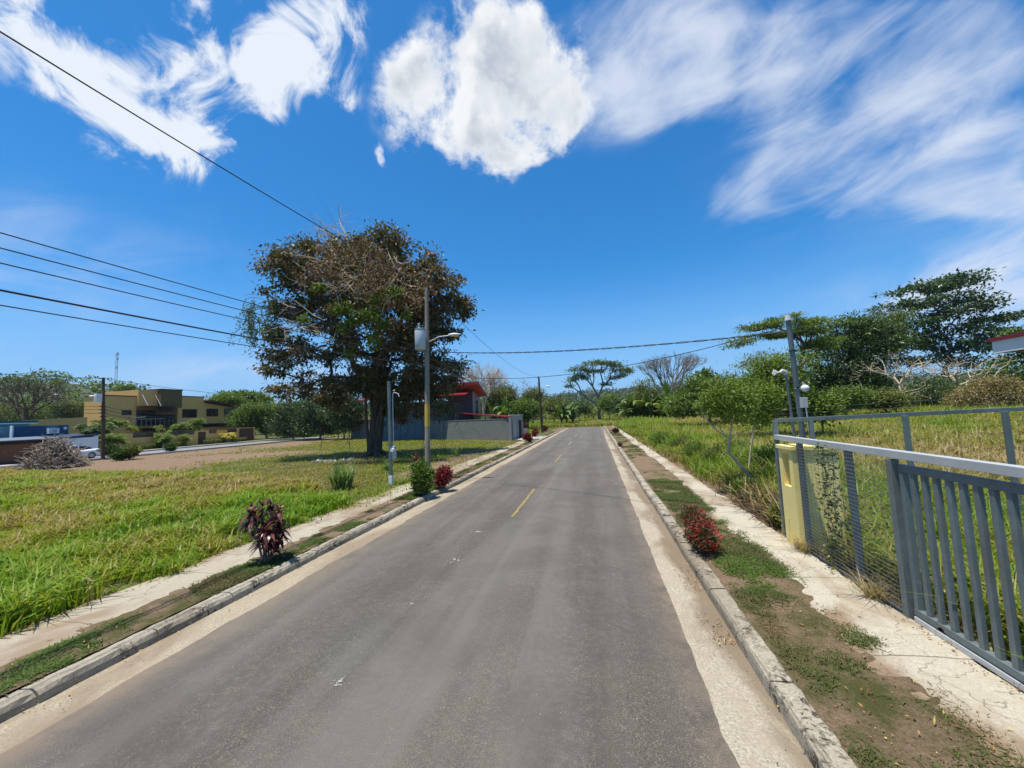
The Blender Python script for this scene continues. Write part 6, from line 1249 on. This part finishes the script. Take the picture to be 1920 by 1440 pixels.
# white car
M['car'] = simple('white_car_paint', (.80, .81, .82), .18, 0, .02, 2, 0, .6)
def car(label, p, yaw):
    t = thing('parked_car', label, 'car', p); ca, sa = math.cos(yaw), math.sin(yaw); p = np.array(p, float)
    W = lambda Q: np.array([[p[0] + q[0] * ca - q[1] * sa, p[1] + q[0] * sa + q[1] * ca, p[2] + q[2]] for q in Q])
    # stations along the length (x forward), half width, bottom, shoulder, top of body
    st = [(-2.25, .70, .42, .70, .86), (-2.15, .80, .28, .80, .98), (-1.75, .86, .24, .82, 1.02), (-1.2, .88, .22, .80, .98), (-.4, .89, .22, .80, .94), (.5, .89, .22, .79, .92), (1.1, .88, .22, .76, .90), (1.7, .86, .24, .70, .82), (2.1, .80, .28, .62, .72), (2.28, .62, .36, .52, .60)]
    V = []
    for x, hw, b, s_, tp in st: V += [(x, -hw * .92, b), (x, -hw, (b + s_) / 2), (x, -hw, s_), (x, -hw * .88, tp), (x, 0, tp + .03), (x, hw * .88, tp), (x, hw, s_), (x, hw, (b + s_) / 2), (x, hw * .92, b)]
    n = 9; i_ = np.arange(len(st) - 1)[:, None] * n; j_ = np.arange(n)[None]; k_ = (j_ + 1) % n
    m = MB(); m.add(W(V), np.stack([i_ + j_, i_ + k_, i_ + n + k_, i_ + n + j_], -1).reshape(-1, 4), .5, True); m.ngon(W(V[:n])); m.ngon(W(V[-n:])[::-1])
    body = m.build('body', M['car'], t)
    rf = [(-1.72, .70, 1.0), (-1.05, .60, 1.34), (-.35, .58, 1.42), (.25, .60, 1.38), (1.05, .74, .93)]
    V = []
    for x, hw, z_ in rf: V += [(x, -hw, z_), (x, hw, z_)]
    m = MB(); m.add(W(V), [[2 * q, 2 * q + 1, 2 * q + 3, 2 * q + 2] for q in range(1, 3)]); 
    V2 = []
    for x, hw, z_ in rf: V2 += [(x, -hw - .0, z_), (x, -.84 if abs(x) < 1.5 else -hw, .95), (x, hw, z_), (x, .84 if abs(x) < 1.5 else hw, .95)]
    m.add(W([(-1.05, -.62, 1.335), (-1.05, .62, 1.335), (-.35, .62, 1.44), (-.35, -.62, 1.44)]), [[0, 1, 2, 3]]); m.add(W([(-.35, -.62, 1.44), (-.35, .62, 1.44), (.25, .63, 1.40), (.25, -.63, 1.40)]), [[0, 1, 2, 3]])
    for s_ in (-1, 1):
        m.beam(*W([(-1.75, s_ * .72, .99), (-1.05, s_ * .63, 1.34)]), .09, .05); m.beam(*W([(-1.05, s_ * .62, 1.345), (.25, s_ * .62, 1.40)]), .05, .06); m.beam(*W([(.25, s_ * .63, 1.39), (1.08, s_ * .76, .92)]), .07, .05); m.beam(*W([(-.30, s_ * .68, 1.38), (-.30, s_ * .82, .95)]), .05, .05)
    m.build('roof', M['car'], t)
    for s_ in (-1, 1):
        m = MB(); m.add(W([(-1.55, s_ * .78, .96), (-1.0, s_ * .66, 1.29), (-.33, s_ * .645, 1.37), (.2, s_ * .65, 1.34), (.95, s_ * .79, .95)]), [[0, 1, 2], [0, 2, 3], [0, 3, 4]]); m.build('side_window', M['glass_dark'], t)
    m = MB(); m.add(W([(.27, -.60, 1.38), (.27, .60, 1.38), (1.06, .72, .935), (1.06, -.72, .935)]), [[0, 1, 2, 3]]); m.build('windshield', M['glass_dark'], t)
    m = MB(); m.add(W([(-1.08, -.58, 1.32), (-1.08, .58, 1.32), (-1.72, .68, 1.03), (-1.72, -.68, 1.03)]), [[0, 1, 2, 3]]); m.build('rear_window', M['glass_dark'], t)
    for x in (-1.38, 1.42):
        for s_ in (-1, 1):
            a_, b_ = W([(x, s_ * .70, .32), (x, s_ * .90, .32)]); wl__ = MB().cyl(a_, b_, .33, .33, 22).build('wheel', M['black'], t); c_, d_ = W([(x, s_ * .901, .32), (x, s_ * .915, .32)]); MB().cyl(c_, d_, .21, .20, 14).build('rim', M['galv_lite'], wl__)
    for s_ in (-1, 1):
        a_, b_ = W([(2.1, s_ * .60, .64), (2.2, s_ * .5, .62)]); MB().blob((a_ + b_) / 2, (.12, .12, .07), 8, 5).build('headlight', M['galv_lite'], t)
        a_ = W([(-2.2, s_ * .62, .82)])[0]; MB().blob(a_, (.1, .1, .07), 8, 5).build('tail_light', M['red_roof'], t)
        a_ = W([(.75, s_ * .93, 1.0)])[0]; MB().blob(a_, (.09, .09, .06), 8, 5).build('mirror', M['car'], t)
    for s_ in (-1, 1):
        m = MB(); m.beam(*W([(-.35, s_ * .895, .30), (-.35, s_ * .895, .90)]), .012, .012); m.beam(*W([(.70, s_ * .893, .30), (.75, s_ * .893, .88)]), .012, .012); m.build('door_seam', M['dark_trim'], t)
    return t
car('white saloon car parked on the left street behind the branch heap', (-53.6, PX(189, 855, -53.0)[1] - 2.35, .11), R(-90))
# street pole and lamps on the left
LP = np.array([-50.0, 32.3, .0]); LT = PX(194, 708, -50)
t = thing('utility_pole', 'dark wooden utility pole with white transformer before the brown house', 'utility pole', LP)
MB().path([LP, LT], [.17, .12], 12).build('shaft', M['pole_wood'], t)
q = PX(184, 746, -50); MB().cyl(q - [0, 0, .42], q + [0, 0, .42], .30, .30, 16).build('transformer', M['white_paint'], t)
q = PX(172, 743, -50); q2 = PX(181, 743, -50); MB().blob(q, (.22, .22, .1), 10, 6).build('lamp_head', M['white_paint'], t); m = MB().cyl(q, LT * [1, 1, 0] + [0, 0, q[2]], .03); m.build('lamp_arm', M['galv_lite'], t)
for v in (762, 768, 774, 781): q = PX(193, v, -50); MB().box(q[0] - .12, q[0] + .12, q[1] - .22, q[1] + .22, q[2] - .05, q[2] + .05).build('insulator', M['dark_trim'], t)
for k, (v0, v1, v2) in enumerate(((702, 709, 742), (762, 762, 775), (768, 768, 782), (774, 775, 790))):
    a = PX(70, v0 + (0 if k == 0 else -4), -50); b = PX(193, v1, -50); c_ = PX(470 if k == 0 else 330, v2, -50)
    wire(['highest wire over the left street', 'upper of the three cables before the brown house', 'middle cable of three before the brown house', 'lowest cable of three before the brown house'][k] + ', left of the pole', a + (a - b) * 1.5, b, .15, .022, 'wires of the left street'); wire(['highest wire over the left street', 'upper of the three cables before the brown house', 'middle cable of three before the brown house', 'lowest cable of three before the brown house'][k] + ', right of the pole', b, c_ , .25, .022, 'wires of the left street')
for k, (u, v0, v1, dep, lab) in enumerate(((109, 740, 792, 78, 'dark thin pole beyond the ochre side wall'), (634, 755, 822, 68, 'slim street lamp beyond the big tree on the far left street'), (54, 1, 1, 1, ''))):
    if dep == 1: continue
    b = D(u, v1, dep); tp = D(u, v0, dep); b[2] = float(tz(b[0], b[1])); t = thing('street_lamp', lab, 'street lamp', b); MB().path([b, tp], [.09, .06], 8).build('shaft', M['dark_trim'] if k == 0 else M['galv'], t); cobra_lamp(t, tp, tp + [-.9, .2, .1], 1.2)
# radio tower
bt = np.array([-270.9, 180., 4.0]); h = 45.0; t = thing('radio_mast', 'slender lattice radio mast on the skyline above the brown house', 'mast', bt); m = MB(); w0 = .9
cor = [np.array([w0 * math.cos(a), w0 * math.sin(a), 0]) for a in (0, 2.094, 4.189)]
for c_ in cor: m.cyl(bt + c_, bt + c_ * .6 + [0, 0, h], .11, .09, 5)
for k in range(22):
    z0_, z1_ = h * k / 22, h * (k + 1) / 22
    for j in range(3): m.cyl(bt + cor[j] * (1 - .4 * k / 22) + [0, 0, z0_], bt + cor[(j + 1) % 3] * (1 - .4 * (k + 1) / 22) + [0, 0, z1_], .06, .06, 4)
m.build('lattice', M['galv_lite'], t)
m = MB()
for z_, r_ in ((h, .8), (h - 3, .7), (h - 8, .5)): m.cyl(bt + [0, 0, z_ - .7], bt + [0, 0, z_ + .7], r_, r_ * .9, 8)
m.build('antenna', M['white_paint'], t)
# palms and hedge before the brown wall
PG = 'palms along the brown house wall'
for k, (u, v, x_, h_, st_, fl, ml, lab, at_) in enumerate([(178, 838, -63.5, 3.4, 6, 2.6, 'lf_dark', 'dark bushy palm at the left end of the ochre street wall', .4), (205, 852, -60.5, 2.0, 4, 1.9, 'lf_bright', 'arching light palm just right of the left street pole', .5), (222, 850, -60.3, 1.6, 2, 1.8, 'lf_bright', 'pale-stemmed palm leaning before the first stone panel', .6), (232, 830, -63.8, 4.6, 2, 2.0, 'lf_bright', 'taller palm rising inside the wall behind the pale-stemmed one', .55), (310, 842, -60.8, 1.5, 7, 1.9, 'lf_bright', 'broad clumped palm beside the brown side gate', .5), (338, 830, -64.5, 3.3, 4, 2.2, 'lf_mid', 'tall palm inside the wall right of the dark tower', .6), (358, 830, -64.5, 4.0, 3, 2.3, 'lf_bright', 'tallest bright palm inside the wall beneath the first upper window', .5), (352, 838, -61, 1.5, 2, 1.5, 'lf_bright', 'small palm before the second stone panel', .6), (428, 832, -60.9, 1.2, 7, 1.6, 'lf_yellow', 'yellowish palm by the wide garage door', .6), (292, 830, -66, 3.0, 1, 1.6, 'lf_mid', 'single thin palm in front of the dark doorway', .8), (393, 826, -64.5, 1.8, 3, 1.5, 'lf_mid', 'low palm inside the wall by the third stone panel', .5), (500, 815, -64, 2.0, 5, 2.4, 'lf_bright', 'bright palm standing past the end of the ochre wall', .5)]):
    if 'lf_yellow' not in M: M['lf_yellow'] = leafmat('yellow_palm_leaves', [(0, (.18, .17, .02)), (.5, (.36, .32, .04)), (1, (.55, .48, .08))], .5, .3)
    p = PX(u, v, x_); p[2] = float(tz(p[0], p[1])); palm(lab, p, h_ * .8, st_ + 1, fl * .85, M[ml], 300 + k, 8, 'areca_palm', PG, att=at_ + .2)
for k, (y0_, y1_, lab, h_) in enumerate(((y0w + 3, y0w + 10.5, 'low clipped hedge left of the brown side gate', .75), (y0w + 13.5, y0w + 21, 'low clipped hedge right of the brown side gate', .75))):
    rg = np.random.default_rng(90 + k); n = 4000; P = np.stack([rg.uniform(-61.7, -60.9, n), rg.uniform(y0_, y1_, n), .2 + h_ * rg.random(n) ** .7], 1); t = thing('hedge', lab, 'hedge', (-61.3, (y0_ + y1_) / 2, .2), 'hedges below the ochre wall')
    MB().leaves(P, .16, .09, np.clip(.5 + rg.normal(0, .2, n), 0, 1)).build('foliage', M['lf_olive'], t); m = MB()
    for j in range(10): m.cyl([-61.3, y0_ + (y1_ - y0_) * j / 10, .1], [-61.3, y0_ + (y1_ - y0_) * j / 10, .6], .03, .02, 5)
    m.build('stem', M['bark_mid'], t)
for k, (u, v, r_, lab, ml) in enumerate(((207, 858, .9, 'round dark shrub at the foot of the left street pole', 'lf_dark'), (226, 862, .55, 'small bush on the near kerb of the left street', 'lf_dark'), (246, 860, .8, 'spiky brown-green bush on the near kerb of the left street', 'lf_olive'), (318, 846, .6, 'dark shrub under the clumped palm', 'lf_dark'))):
    p = G(u, v, .1); bushy('shrub', lab, (p[0], p[1], .1), r_ * 1.5, (r_, r_), 1400, .26, .12, M[ml], 120 + k, 'shrubs along the left street', stems=7)

# ================================================================== AIR
mh_, nt, out = newmat('hazy_air'); pv = nt.nodes.new('ShaderNodeVolumePrincipled'); pv.inputs['Color'].default_value = (.75, .86, 1, 1); pv.inputs['Density'].default_value = .00012; pv.inputs['Anisotropy'].default_value = .3
nt.links.new(pv.outputs[0], out.inputs['Volume'])
o = MB().box(-2600, 2600, -700, 3100, -2, 75).build('haze', mh_); tag(o, kind='stuff')
SC.cycles.volume_bounces = 0
